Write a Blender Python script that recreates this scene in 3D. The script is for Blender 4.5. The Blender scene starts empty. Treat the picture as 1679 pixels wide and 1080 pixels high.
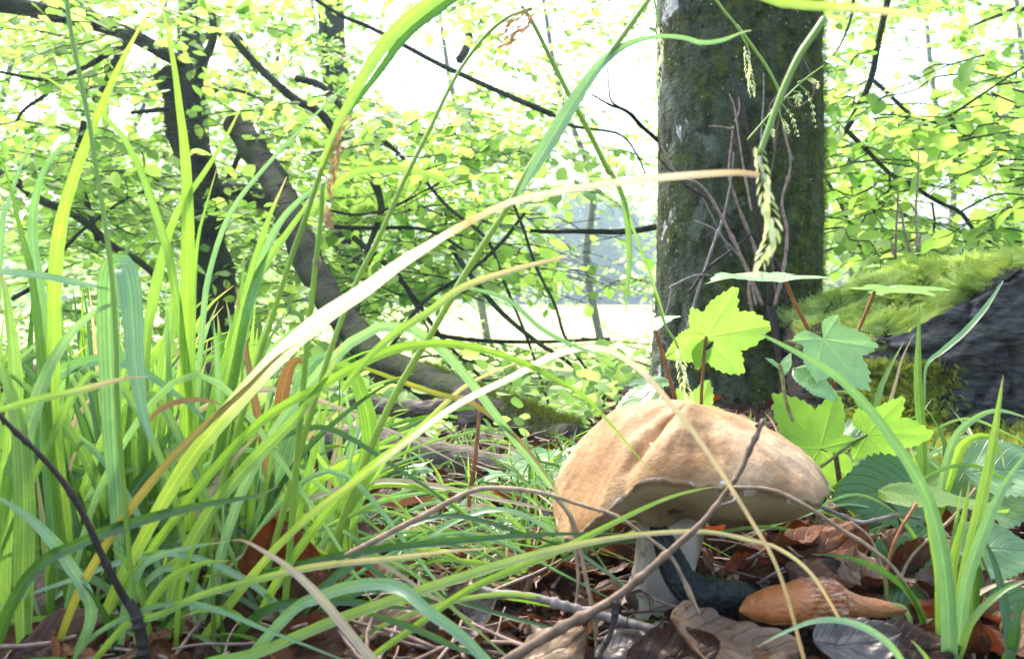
import bpy, math, random
import numpy as np
from mathutils import Vector, Matrix, noise

random.seed(7)
rng = np.random.default_rng(7)
SC = bpy.context.scene
COL = SC.collection

# ------------------------------------------------------------------ camera, sky, sun, exposure
F = 1318.0
PITCH = math.radians(2.6)
CH = 0.17
cam_d = bpy.data.cameras.new('camera')
cam_d.sensor_width = 36.0
cam_d.lens = 36.0 * F / 1679.0
cam_d.clip_start = 0.01
cam_d.clip_end = 2000
cam_d.dof.use_dof = True
cam_d.dof.focus_distance = 0.62
cam_d.dof.aperture_fstop = 15
cam = bpy.data.objects.new('camera', cam_d)
cam.location = (0, 0, CH)
cam.rotation_euler = (math.radians(90) - PITCH, 0, 0)
COL.objects.link(cam)
SC.camera = cam

SUN_EL, SUN_AZ = math.radians(52), math.radians(-28)      # azimuth from +Y towards +X: behind the scene, a little left
w = bpy.data.worlds.new('World')
SC.world = w
w.use_nodes = True
wn = w.node_tree
bg = wn.nodes['Background']
sky = wn.nodes.new('ShaderNodeTexSky')
sky.sky_type = 'NISHITA'
sky.sun_disc = False
sky.sun_elevation = SUN_EL
sky.sun_rotation = SUN_AZ
sky.dust_density = 4.0
sky.air_density = 1.0
sky.ozone_density = 1.0
wn.links.new(sky.outputs[0], bg.inputs[0])
bg.inputs[1].default_value = 0.15
sun_d = bpy.data.lights.new('sun', 'SUN')
sun_d.energy = 1.5
sun_d.angle = math.radians(20)
sun_d.color = (1.0, 0.95, 0.86)
sun = bpy.data.objects.new('sun', sun_d)
sdir = Vector((math.sin(SUN_AZ) * math.cos(SUN_EL), math.cos(SUN_AZ) * math.cos(SUN_EL), math.sin(SUN_EL)))
sun.rotation_euler = sdir.to_track_quat('Z', 'Y').to_euler()
COL.objects.link(sun)
SC.view_settings.view_transform = 'Standard'
SC.view_settings.look = 'None'
SC.view_settings.gamma = 1.0
SC.view_settings.exposure = 2.3
SC.render.engine = 'CYCLES'
SC.cycles.use_denoising = True
SC.cycles.denoiser = 'OPENIMAGEDENOISE'
SC.cycles.denoising_input_passes = 'RGB_ALBEDO_NORMAL'
SC.cycles.denoising_prefilter = 'NONE'
SC.cycles.use_adaptive_sampling = False
SC.cycles.max_bounces = 8
SC.cycles.volume_bounces = 0
SC.cycles.sample_clamp_indirect = 4.0
SC.cycles.diffuse_bounces = 4
SC.cycles.transmission_bounces = 5
SC.cycles.transparent_max_bounces = 6

FW = Vector((0, math.cos(PITCH), -math.sin(PITCH)))
UP = Vector((0, math.sin(PITCH), math.cos(PITCH)))
RT = Vector((1, 0, 0))
CAM = Vector((0, 0, CH))


def P(px, py, d):
    return CAM + FW * d + RT * ((px - 839.5) / F * d) - UP * ((py - 540.0) / F * d)


def sm(a, b, x):
    t = min(1.0, max(0.0, (x - a) / (b - a)))
    return t * t * (3 - 2 * t)


def nz(x, y, z=0.0):
    return noise.noise(Vector((x, y, z)))


def gh(x, y):
    z = 0.010 * nz(x * 9, y * 9, 1.3) + 0.02 * nz(x * 2.2, y * 2.2, 4.0) * sm(0.6, 1.4, y)
    yc = 0.80 + 0.70 * sm(0.05, 0.3, x) + 0.5 * sm(-0.25, -0.6, x)
    z -= 0.70 * sm(yc, yc + 2.0, y)
    z += 0.05 * nz(x * 0.7, y * 0.7, 9) * sm(1.5, 3, y)
    return z


def ground_at(px, d):
    p = P(px, 540, d)
    return Vector((p.x, p.y, gh(p.x, p.y)))


# ------------------------------------------------------------------ node materials
MATS = {}


class NT:
    def __init__(self, name):
        self.m = bpy.data.materials.new(name)
        self.m.use_nodes = True
        self.t = self.m.node_tree
        self.t.nodes.clear()
        self.out = self.t.nodes.new('ShaderNodeOutputMaterial')

    def n(self, kind, ins=None, **props):
        nd = self.t.nodes.new('ShaderNode' + kind)
        for k, v in props.items():
            setattr(nd, k, v)
        for k, v in (ins or {}).items():
            s = nd.inputs[k]
            if isinstance(v, bpy.types.NodeSocket):
                self.t.links.new(v, s)
            elif isinstance(v, bpy.types.Node):
                self.t.links.new(v.outputs[0], s)
            else:
                s.default_value = v
        return nd

    def math(self, op, a, b=0.0, clamp=False):
        nd = self.n('Math', {0: a, 1: b}, operation=op, use_clamp=clamp)
        return nd.outputs[0]

    def mix(self, f, a, b, blend='MIX'):
        nd = self.t.nodes.new('ShaderNodeMix')
        nd.data_type = 'RGBA'
        nd.blend_type = blend
        for i, v in ((0, f), (6, a), (7, b)):
            s = nd.inputs[i]
            if isinstance(v, bpy.types.NodeSocket):
                self.t.links.new(v, s)
            elif isinstance(v, (tuple, list)):
                s.default_value = tuple(v) + ((1.0,) if len(v) == 3 else ())
            else:
                s.default_value = v
        return nd.outputs[2]

    def noise(self, vec, scale, detail=4, rough=0.55):
        return self.n('TexNoise', {'Vector': vec, 'Scale': scale, 'Detail': detail, 'Roughness': rough}).outputs[0]

    def ramp(self, f, stops, interp='LINEAR'):
        nd = self.n('ValToRGB', {0: f})
        cr = nd.color_ramp
        cr.interpolation = interp
        while len(cr.elements) < len(stops):
            cr.elements.new(0.5)
        for e, (p, c) in zip(cr.elements, stops):
            e.position = p
            e.color = tuple(c) + ((1.0,) if len(c) == 3 else ())
        return nd.outputs[0]

    def step(self, f, a, b):
        nd = self.n('MapRange', {0: f, 1: a, 2: b, 3: 0.0, 4: 1.0}, interpolation_type='SMOOTHSTEP')
        return nd.outputs[0]

    def bump(self, h, strength, dist, normal=None):
        i = {'Height': h, 'Strength': strength, 'Distance': dist}
        if normal is not None:
            i['Normal'] = normal
        return self.n('Bump', i).outputs[0]

    def done(self, shader):
        self.t.links.new(shader.outputs[0], self.out.inputs[0])
        MATS[self.m.name] = self.m
        return self.m


def rnd_of(t):
    """per-object random plus per-piece random kept in the point attribute rnd"""
    oi = t.n('ObjectInfo').outputs['Random']
    at = t.n('Attribute', attribute_name='rnd').outputs['Fac']
    return t.math('FRACT', t.math('ADD', oi, at))


def leafy(name, c1, c2, tc, trans=0.45, rough=0.4, spec=0.5, stops=None, blade=False, bump=0.25, vein=False, spots=None, pscale=None):
    """thin plant tissue: a glossy surface that also lets light through"""
    t = NT(name)
    r = rnd_of(t)
    uv = t.n('UVMap').outputs[0]
    sep = t.n('SeparateXYZ', {0: uv})
    u, v = sep.outputs[0], sep.outputs[1]
    geo = t.n('NewGeometry')
    pos = geo.outputs['Position']
    if stops:
        wob = t.math('ADD', v, t.math('MULTIPLY', t.math('SUBTRACT', t.noise(pos, 40.0), 0.5), 0.12))
        base = t.ramp(wob, stops)
        base = t.mix(t.math('MULTIPLY', r, 0.25), base, c2)
    else:
        base = t.mix(r, c1, c2)
    base = t.mix(t.step(t.noise(pos, 60.0 if blade else 25.0), 0.3, 0.75), base, (1.25, 1.2, 1.1), 'MULTIPLY')
    h = None
    if blade:
        st = t.math('SINE', t.math('MULTIPLY', u, 38.0))
        base = t.mix(t.math('MULTIPLY', t.step(st, -1, 1), 0.6), base, (0.55, 0.62, 0.5), 'MULTIPLY')
        # thin patches, rub marks and browned specks along the blade
        mk = t.n('Mapping', {'Vector': uv, 'Scale': (2.0, 26.0, 1.0)}).outputs[0]
        sh = t.n('VectorMath', {0: mk, 1: t.n('CombineXYZ', {0: t.math('MULTIPLY', r, 37.0), 1: t.math('MULTIPLY', r, 91.0)}).outputs[0]}, operation='ADD').outputs[0]
        pt = t.noise(sh, 1.0, 5, 0.6)
        base = t.mix(t.math('MULTIPLY', t.step(pt, 0.5, 0.75), 0.45), base, (1.5, 1.4, 1.2), 'MULTIPLY')
        base = t.mix(t.math('MULTIPLY', t.step(pt, 0.36, 0.24), 0.6), base, (0.22, 0.15, 0.05))
        base = t.mix(t.math('MULTIPLY', t.step(v, 0.9, 1.0), t.math('MULTIPLY', t.step(r, 0.45, 0.6), 0.8)), base, (0.38, 0.26, 0.12))
        mid = t.math('SUBTRACT', 1.0, t.step(t.math('ABSOLUTE', t.math('SUBTRACT', u, 0.5)), 0.0, 0.09))
        base = t.mix(t.math('MULTIPLY', mid, 0.6), base, (1.7, 1.6, 1.4), 'MULTIPLY')
        h = t.math('SUBTRACT', t.math('MULTIPLY', st, 0.5), t.math('MULTIPLY', mid, 1.5))
    elif vein == 'palm':
        mid = t.math('SUBTRACT', 1.0, t.step(u, 0.004, 0.016))
        sv = t.math('ABSOLUTE', t.math('SINE', t.math('MULTIPLY', t.math('SUBTRACT', v, t.math('MULTIPLY', u, 0.9)), 30.0)))
        side = t.math('SUBTRACT', 1.0, t.step(sv, 0.0, 0.22))
        ve = t.math('MAXIMUM', mid, t.math('MULTIPLY', side, 0.45))
        cell = t.n('TexVoronoi', {'Vector': pos, 'Scale': 420.0}, feature='DISTANCE_TO_EDGE').outputs['Distance']
        base = t.mix(t.math('MULTIPLY', ve, 0.45), base, (1.45, 1.4, 1.5), 'MULTIPLY')
        base = t.mix(t.math('MULTIPLY', t.step(t.noise(pos, 90.0, 4), 0.5, 0.7), 0.35), base, (0.6, 0.7, 0.5), 'MULTIPLY')
        h = t.math('SUBTRACT', t.math('MULTIPLY', t.step(cell, 0.0, 0.2), 0.35), ve)
    elif vein:
        # midrib and side veins in leaf coordinates (u across, v along)
        a = t.math('ABSOLUTE', t.math('SUBTRACT', u, 0.5))
        mid = t.math('SUBTRACT', 1.0, t.step(a, 0.0, 0.035))
        sv = t.math('ABSOLUTE', t.math('SINE', t.math('MULTIPLY', t.math('SUBTRACT', v, t.math('MULTIPLY', a, 0.8)), 24.0)))
        side = t.math('SUBTRACT', 1.0, t.step(sv, 0.0, 0.3))
        ve = t.math('MAXIMUM', mid, t.math('MULTIPLY', side, 0.6))
        base = t.mix(t.math('MULTIPLY', ve, 0.35), base, (0.6, 0.62, 0.5), 'MULTIPLY')
        h = t.math('SUBTRACT', t.math('MULTIPLY', t.noise(pos, 220.0), 0.4), ve)
    else:
        h = t.noise(pos, 220.0)
    if spots:
        sp = t.step(t.noise(pos, spots[0], 3), spots[1], spots[1] + 0.06)
        base = t.mix(sp, base, spots[2])
    nrm = t.bump(h, bump, 0.0006 if not name.startswith('dead') else 0.0016)
    if name.startswith('dead'):
        base = t.mix(t.math('MULTIPLY', t.step(t.noise(pos, 38.0, 6, 0.65), 0.42, 0.62), 0.6), base, (0.35, 0.28, 0.24), 'MULTIPLY')
        base = t.mix(t.math('MULTIPLY', t.step(t.noise(pos, 160.0, 5, 0.7), 0.56, 0.7), 0.4), base, (0.34, 0.22, 0.13))
    pb = t.n('BsdfPrincipled', {'Base Color': base, 'Roughness': rough, 'Specular IOR Level': spec, 'Normal': nrm})
    tcol = t.mix(1.0, base, tc, 'MULTIPLY')
    tr = t.n('BsdfTranslucent', {'Color': tcol, 'Normal': nrm})
    mx = t.n('MixShader', {0: trans, 1: pb, 2: tr})
    return t.done(mx)


def solid(name, build):
    """build(t, pos, r) -> (color, roughness, normal, specular)"""
    t = NT(name)
    tc = t.n('TexCoord')
    r = rnd_of(t)
    c, ro, nr, sp = build(t, tc.outputs['Object'], r)
    i = {'Base Color': c, 'Roughness': ro, 'Specular IOR Level': sp}
    if nr is not None:
        i['Normal'] = nr
    return t.done(t.n('BsdfPrincipled', i))


# grass
leafy('blade_fresh', (0.095, 0.19, 0.032), (0.21, 0.33, 0.07), (1.6, 1.75, 1.2), 0.40, 0.30, 0.85, blade=True)
leafy('blade_deep', (0.028, 0.09, 0.014), (0.07, 0.15, 0.025), (1.8, 1.9, 1.3), 0.36, 0.30, 0.85, blade=True)
leafy('blade_blue', (0.14, 0.27, 0.12), (0.24, 0.38, 0.20), (1.6, 1.8, 1.0), 0.28, 0.30, 0.9, blade=True)
leafy('blade_yellow', (0.17, 0.31, 0.03), (0.26, 0.39, 0.06), (1.5, 1.6, 1.2), 0.45, 0.4, 0.5, blade=True)
leafy('blade_dry', (0.42, 0.33, 0.22), (0.50, 0.42, 0.32), (1.2, 1.1, 0.9), 0.25, 0.6, 0.3, blade=True)
leafy('blade_rust', (0.30, 0.15, 0.05), (0.40, 0.26, 0.14), (1.2, 1.1, 0.9), 0.25, 0.6, 0.3, blade=True)
leafy('blade_arch', (0.3, 0.4, 0.1), (0.42, 0.5, 0.2), (1.5, 1.4, 1.2), 0.4, 0.42, 0.4, blade=True,
      stops=[(0.0, (0.22, 0.40, 0.03)), (0.36, (0.28, 0.45, 0.04)), (0.47, (0.78, 0.80, 0.58)), (0.68, (0.88, 0.80, 0.72)),
             (0.735, (0.52, 0.26, 0.10)), (0.765, (0.52, 0.46, 0.42)), (1.0, (0.46, 0.42, 0.42))])
leafy('blade_turning', (0.3, 0.4, 0.1), (0.4, 0.42, 0.25), (1.6, 1.6, 1.2), 0.35, 0.42, 0.4, blade=True,
      stops=[(0.0, (0.24, 0.40, 0.03)), (0.34, (0.36, 0.47, 0.08)), (0.42, (0.72, 0.76, 0.58)), (0.60, (0.74, 0.72, 0.68)),
             (0.69, (0.50, 0.40, 0.30)), (1.0, (0.36, 0.24, 0.13))])
leafy('blade_tipped', (0.2, 0.34, 0.06), (0.3, 0.36, 0.12), (1.7, 1.7, 1.2), 0.36, 0.38, 0.5, blade=True,
      stops=[(0.0, (0.18, 0.34, 0.04)), (0.5, (0.24, 0.36, 0.08)), (0.72, (0.42, 0.36, 0.2)), (1.0, (0.46, 0.36, 0.26))])
leafy('blade_olive', (0.28, 0.22, 0.05), (0.32, 0.28, 0.06), (1.4, 1.3, 1.0), 0.3, 0.45, 0.4, blade=True,
      stops=[(0.0, (0.28, 0.38, 0.03)), (0.25, (0.34, 0.34, 0.05)), (0.55, (0.26, 0.22, 0.06)), (1.0, (0.30, 0.22, 0.12))])
leafy('culm_green', (0.22, 0.36, 0.05), (0.28, 0.40, 0.07), (1.8, 1.8, 1.1), 0.2, 0.36, 0.6, blade=False, bump=0.15)
leafy('seed_scale', (0.36, 0.44, 0.20), (0.66, 0.68, 0.46), (1.5, 1.5, 1.1), 0.3, 0.5, 0.4)
leafy('seed_rust', (0.34, 0.16, 0.07), (0.5, 0.34, 0.2), (1.3, 1.2, 1.0), 0.25, 0.5, 0.4)
# tree and herb leaves
leafy('beech_leaf', (0.09, 0.205, 0.03), (0.25, 0.37, 0.08), (2.15, 2.05, 1.85), 0.60, 0.5, 0.28, vein=True)
leafy('beech_leaf_deep', (0.07, 0.175, 0.035), (0.20, 0.32, 0.075), (2.15, 2.05, 1.8), 0.55, 0.5, 0.28, vein=True)
leafy('maple_lit', (0.18, 0.31, 0.055), (0.23, 0.36, 0.065), (1.4, 1.5, 1.3), 0.45, 0.45, 0.4, bump=0.5, vein='palm', spots=(55.0, 0.70, (0.16, 0.12, 0.03)))
leafy('maple_pale', (0.20, 0.36, 0.16), (0.26, 0.42, 0.20), (1.3, 1.5, 0.9), 0.35, 0.42, 0.6, bump=0.6, vein='palm')
leafy('maple_mid', (0.15, 0.27, 0.05), (0.19, 0.31, 0.06), (1.6, 1.8, 1.1), 0.45, 0.42, 0.5, bump=0.6, vein='palm', spots=(60.0, 0.70, (0.13, 0.11, 0.03)))
leafy('herb_dark', (0.045, 0.12, 0.022), (0.08, 0.175, 0.035), (1.5, 1.7, 1.0), 0.25, 0.35, 0.6, bump=0.9, vein=True, spots=(60.0, 0.68, (0.2, 0.3, 0.1)))
leafy('herb_grey', (0.11, 0.21, 0.075), (0.15, 0.27, 0.10), (1.3, 1.5, 0.9), 0.25, 0.34, 0.7, bump=0.8, vein=True)
leafy('under_leaf', (0.13, 0.26, 0.06), (0.28, 0.40, 0.12), (1.8, 1.8, 1.4), 0.45, 0.45, 0.4)
leafy('far_beech', (0.20, 0.33, 0.10), (0.38, 0.49, 0.20), (1.8, 1.75, 1.7), 0.5, 0.6, 0.25)
leafy('far_leaf', (0.035, 0.09, 0.05), (0.09, 0.17, 0.07), (1.6, 1.6, 1.0), 0.3, 0.6, 0.3)
leafy('moss_bright', (0.22, 0.32, 0.05), (0.66, 0.76, 0.28), (1.5, 1.5, 0.9), 0.35, 0.6, 0.25)
leafy('moss_deep', (0.05, 0.08, 0.010), (0.12, 0.15, 0.02), (1.4, 1.4, 0.9), 0.25, 0.7, 0.2)
leafy('moss_log', (0.035, 0.06, 0.008), (0.11, 0.14, 0.02), (1.4, 1.4, 0.9), 0.25, 0.7, 0.2)
leafy('moss_green', (0.15, 0.20, 0.025), (0.42, 0.46, 0.08), (1.5, 1.5, 0.9), 0.3, 0.65, 0.2)
leafy('dead_rust', (0.11, 0.036, 0.014), (0.20, 0.075, 0.028), (1.7, 1.0, 0.6), 0.25, 0.5, 0.3, vein=True, bump=0.5, spots=(180.0, 0.66, (0.4, 0.25, 0.13)))
leafy('dead_brown', (0.04, 0.016, 0.006), (0.11, 0.044, 0.016), (1.4, 1.0, 0.7), 0.2, 0.5, 0.3, vein=True, bump=0.6, spots=(120.0, 0.64, (0.03, 0.018, 0.012)))
leafy('dead_tan', (0.17, 0.105, 0.06), (0.28, 0.19, 0.115), (1.3, 1.0, 0.8), 0.22, 0.42, 0.4, vein=True, bump=0.6, spots=(70.0, 0.58, (0.16, 0.07, 0.03)))
leafy('dead_grey', (0.07, 0.058, 0.05), (0.13, 0.108, 0.09), (1.2, 1.1, 1.0), 0.12, 0.34, 0.6, vein=True, bump=0.6, spots=(90.0, 0.62, (0.05, 0.035, 0.03)))


def _bark(t, pos, r):
    m = t.n('Mapping', {'Vector': pos, 'Scale': (1.0, 1.0, 0.35)}).outputs[0]
    n1 = t.noise(m, 14.0, 6)
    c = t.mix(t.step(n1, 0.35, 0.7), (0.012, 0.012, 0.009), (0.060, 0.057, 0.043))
    gr = t.step(t.noise(pos, 9.0, 5), 0.42, 0.58)
    c = t.mix(t.math('MULTIPLY', gr, 0.75), c, (0.035, 0.052, 0.014))
    return c, 0.85, t.bump(t.math('ADD', t.noise(m, 90.0, 6, 0.65), t.math('MULTIPLY', t.noise(m, 30.0, 5, 0.65), 2.0)), 1.0, 0.010), 0.15


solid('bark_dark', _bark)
solid('bark_grey', lambda t, pos, r: (t.mix(t.noise(pos, 9.0, 6), (0.10, 0.10, 0.085), (0.22, 0.215, 0.19)), 0.85, None, 0.2))


def _twig(c1, c2):
    def f(t, pos, r):
        c = t.mix(r, c1, c2)
        c = t.mix(t.step(t.noise(pos, 150.0), 0.35, 0.65), c, (0.6, 0.58, 0.55), 'MULTIPLY')
        return c, 0.6, t.bump(t.noise(pos, 400.0), 0.5, 0.001), 0.35
    return f


solid('twig_brown', _twig((0.14, 0.085, 0.05), (0.22, 0.14, 0.085)))
solid('twig_grey', _twig((0.24, 0.20, 0.18), (0.34, 0.29, 0.26)))
solid('twig_dark', _twig((0.025, 0.017, 0.014), (0.05, 0.032, 0.026)))
solid('twig_reddish', _twig((0.27, 0.16, 0.12), (0.38, 0.27, 0.21)))
solid('stem_red', _twig((0.34, 0.13, 0.06), (0.40, 0.17, 0.07)))
solid('stem_green', _twig((0.20, 0.24, 0.06), (0.26, 0.27, 0.08)))
solid('stem_tan', _twig((0.36, 0.24, 0.14), (0.45, 0.32, 0.2)))


def _beech_trunk(t, pos, r):
    sx = t.n('SeparateXYZ', {0: pos})
    m = t.n('Mapping', {'Vector': pos, 'Scale': (1.0, 1.0, 0.6)}).outputs[0]
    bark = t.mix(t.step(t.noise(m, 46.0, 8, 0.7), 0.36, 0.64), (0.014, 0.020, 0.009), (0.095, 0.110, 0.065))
    side = t.math('ADD', t.math('MULTIPLY', sx.outputs[0], 3.6), 0.5)            # 0 on the left flank, 1 on the right
    mossn = t.math('ADD', t.noise(pos, 11.0, 7, 0.6), t.math('MULTIPLY', side, 0.30))
    moss = t.math('MULTIPLY', t.step(mossn, 0.50, 0.66), t.math('ADD', 0.35, t.math('MULTIPLY', t.step(t.noise(pos, 48.0, 6, 0.7), 0.4, 0.6), 0.65)))
    mossc = t.mix(t.step(t.noise(pos, 55.0, 8, 0.7), 0.35, 0.75), (0.012, 0.020, 0.003), (0.13, 0.15, 0.02))
    c = t.mix(moss, bark, mossc)
    # crust lichens: pale irregular plates on the left flank, pinhead dots across the middle
    lw = t.step(t.math('SUBTRACT', t.noise(m, 22.0, 5, 0.6), t.math('MULTIPLY', side, 0.36)), 0.50, 0.54)
    c = t.mix(t.math('MULTIPLY', lw, 0.6), c, (0.16, 0.19, 0.14))
    lw2 = t.step(t.math('SUBTRACT', t.noise(m, 15.0, 7, 0.68), t.math('MULTIPLY', side, 0.55)), 0.575, 0.595)
    c = t.mix(lw2, c, (0.48, 0.47, 0.45))
    vo = t.n('TexVoronoi', {'Vector': pos, 'Scale': 95.0}).outputs['Distance']
    dots = t.math('MULTIPLY', t.math('LESS_THAN', t.math('ADD', vo, t.math('MULTIPLY', t.noise(pos, 300.0), 0.10)), 0.19), t.step(t.noise(pos, 12.0), 0.5, 0.62))
    c = t.mix(t.math('MULTIPLY', dots, 0.9), c, (0.42, 0.47, 0.38))
    vo2 = t.n('TexVoronoi', {'Vector': pos, 'Scale': 22.0}).outputs['Distance']
    pl = t.math('MULTIPLY', t.math('LESS_THAN', t.math('ADD', vo2, t.math('MULTIPLY', t.noise(pos, 120.0), 0.14)), 0.26), t.step(t.noise(pos, 7.0), 0.5, 0.56))
    c = t.mix(t.math('MULTIPLY', pl, 0.55), c, (0.20, 0.225, 0.18))
    h = t.math('ADD', t.math('MULTIPLY', t.noise(pos, 170.0, 5), 0.7), t.math('MULTIPLY', t.noise(pos, 40.0, 5), 1.2))
    return c, 0.9, t.bump(h, 1.0, 0.007), 0.15


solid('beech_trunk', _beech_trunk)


def _oldwood(c1, c2, sc):
    def f(t, pos, r):
        m = t.n('Mapping', {'Vector': pos, 'Scale': sc}).outputs[0]
        n1 = t.noise(m, 60.0, 8, 0.65)
        c = t.mix(t.step(n1, 0.3, 0.72), c1, c2)
        c = t.mix(t.math('MULTIPLY', t.step(t.noise(pos, 18.0, 5), 0.55, 0.72), 0.55), c, (0.045, 0.06, 0.015))
        c = t.mix(t.step(t.noise(m, 28.0, 5), 0.33, 0.25), c, (0.012, 0.01, 0.009))
        return c, 0.8, t.bump(t.noise(m, 80.0, 8, 0.7), 1.0, 0.004), 0.25
    return f


solid('log_wood', _oldwood((0.05, 0.038, 0.028), (0.30, 0.24, 0.175), (0.5, 5.0, 5.0)))
solid('stump_wood', _oldwood((0.010, 0.010, 0.010), (0.115, 0.112, 0.105), (0.8, 0.8, 3.0)))
solid('stump_sapwood', _oldwood((0.05, 0.035, 0.025), (0.26, 0.19, 0.13), (14.0, 14.0, 1.5)))


def _cap(t, pos, r):
    n1 = t.noise(pos, 26.0, 5)
    c = t.mix(t.step(n1, 0.32, 0.7), (0.235, 0.122, 0.045), (0.43, 0.275, 0.135))
    c = t.mix(t.math('MULTIPLY', t.step(t.noise(pos, 75.0, 6), 0.48, 0.7), 0.55), c, (0.22, 0.11, 0.045))
    c = t.mix(t.math('MULTIPLY', t.step(t.noise(pos, 14.0, 3), 0.52, 0.68), 0.45), c, (0.56, 0.42, 0.27))
    c = t.mix(t.step(t.noise(pos, 46.0, 3), 0.735, 0.75), c, (0.62, 0.55, 0.45))
    h = t.math('ADD', t.math('MULTIPLY', t.noise(pos, 900.0, 4), 0.25), t.noise(pos, 190.0, 6))
    c = t.mix(t.math('MULTIPLY', t.step(t.noise(pos, 420.0, 4), 0.45, 0.62), 0.28), c, (0.20, 0.10, 0.04))
    return c, 0.62, t.bump(h, 0.6, 0.0020), 0.25


solid('cap_skin', _cap)


def _pores(t, pos, r):
    c = t.mix(t.noise(pos, 30.0, 5), (0.22, 0.165, 0.075), (0.38, 0.295, 0.145))
    c = t.mix(t.math('MULTIPLY', t.step(t.noise(pos, 22.0, 5, 0.65), 0.48, 0.62), 0.6), c, (0.17, 0.11, 0.055))
    vo = t.n('TexVoronoi', {'Vector': pos, 'Scale': 900.0}).outputs['Distance']
    sx = t.n('SeparateXYZ', {0: pos})
    ea = t.math('MULTIPLY', t.step(t.noise(pos, 55.0, 4, 0.6), 0.60, 0.65), t.step(sx.outputs[0], -0.005, -0.02))
    c = t.mix(t.math('MULTIPLY', ea, 0.8), c, (0.05, 0.035, 0.02))
    c = t.mix(t.math('MULTIPLY', t.step(vo, 0.35, 0.1), 0.25), c, (0.12, 0.09, 0.04))
    return c, 0.75, t.bump(t.math('ADD', vo, t.math('MULTIPLY', ea, -4.0)), 0.5, 0.0008), 0.2


solid('pores', _pores)


def _stem(t, pos, r):
    m = t.n('Mapping', {'Vector': pos, 'Scale': (1.0, 1.0, 0.3)}).outputs[0]
    sx = t.n('SeparateXYZ', {0: pos})
    c = t.mix(t.step(t.noise(m, 60.0, 6), 0.3, 0.72), (0.44, 0.36, 0.27), (0.76, 0.69, 0.59))
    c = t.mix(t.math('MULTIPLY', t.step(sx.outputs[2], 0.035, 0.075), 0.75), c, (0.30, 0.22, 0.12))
    c = t.mix(t.step(t.noise(pos, 42.0, 4), 0.60, 0.68), c, (0.20, 0.10, 0.05))
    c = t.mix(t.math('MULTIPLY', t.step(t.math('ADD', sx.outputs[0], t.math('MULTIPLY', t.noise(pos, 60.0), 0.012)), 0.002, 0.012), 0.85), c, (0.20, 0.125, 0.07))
    return c, 0.7, t.bump(t.noise(m, 300.0, 6), 0.8, 0.002), 0.3


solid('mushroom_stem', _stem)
solid('rim_flesh', lambda t, pos, r: (t.mix(t.step(t.noise(pos, 110.0), 0.52, 0.64), t.mix(t.step(t.noise(pos, 40.0), 0.45, 0.6), (0.30, 0.17, 0.08), (0.26, 0.20, 0.10)), (0.62, 0.54, 0.42)), 0.7, None, 0.3))


def _black_slug(t, pos, r):
    uv = t.n('UVMap').outputs[0]
    m = t.n('Mapping', {'Vector': uv, 'Scale': (26.0, 70.0, 1.0)}).outputs[0]
    wv = t.n('TexNoise', {'Vector': m, 'Scale': 1.0, 'Detail': 3.0}).outputs[0]
    c = t.mix(t.step(wv, 0.4, 0.7), (0.007, 0.010, 0.009), (0.024, 0.032, 0.028))
    u = t.n('SeparateXYZ', {0: uv}).outputs
    keel = t.math('MULTIPLY', t.math('SUBTRACT', 1.0, t.step(t.math('ABSOLUTE', t.math('SUBTRACT', u[0], 0.25)), 0.012, 0.03)), t.step(u[1], 0.55, 0.68))
    c = t.mix(t.math('MULTIPLY', keel, 0.8), c, (0.3, 0.36, 0.34))
    return c, 0.48, t.bump(wv, 1.0, 0.0018), 0.3


solid('black_slug', _black_slug)


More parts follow.
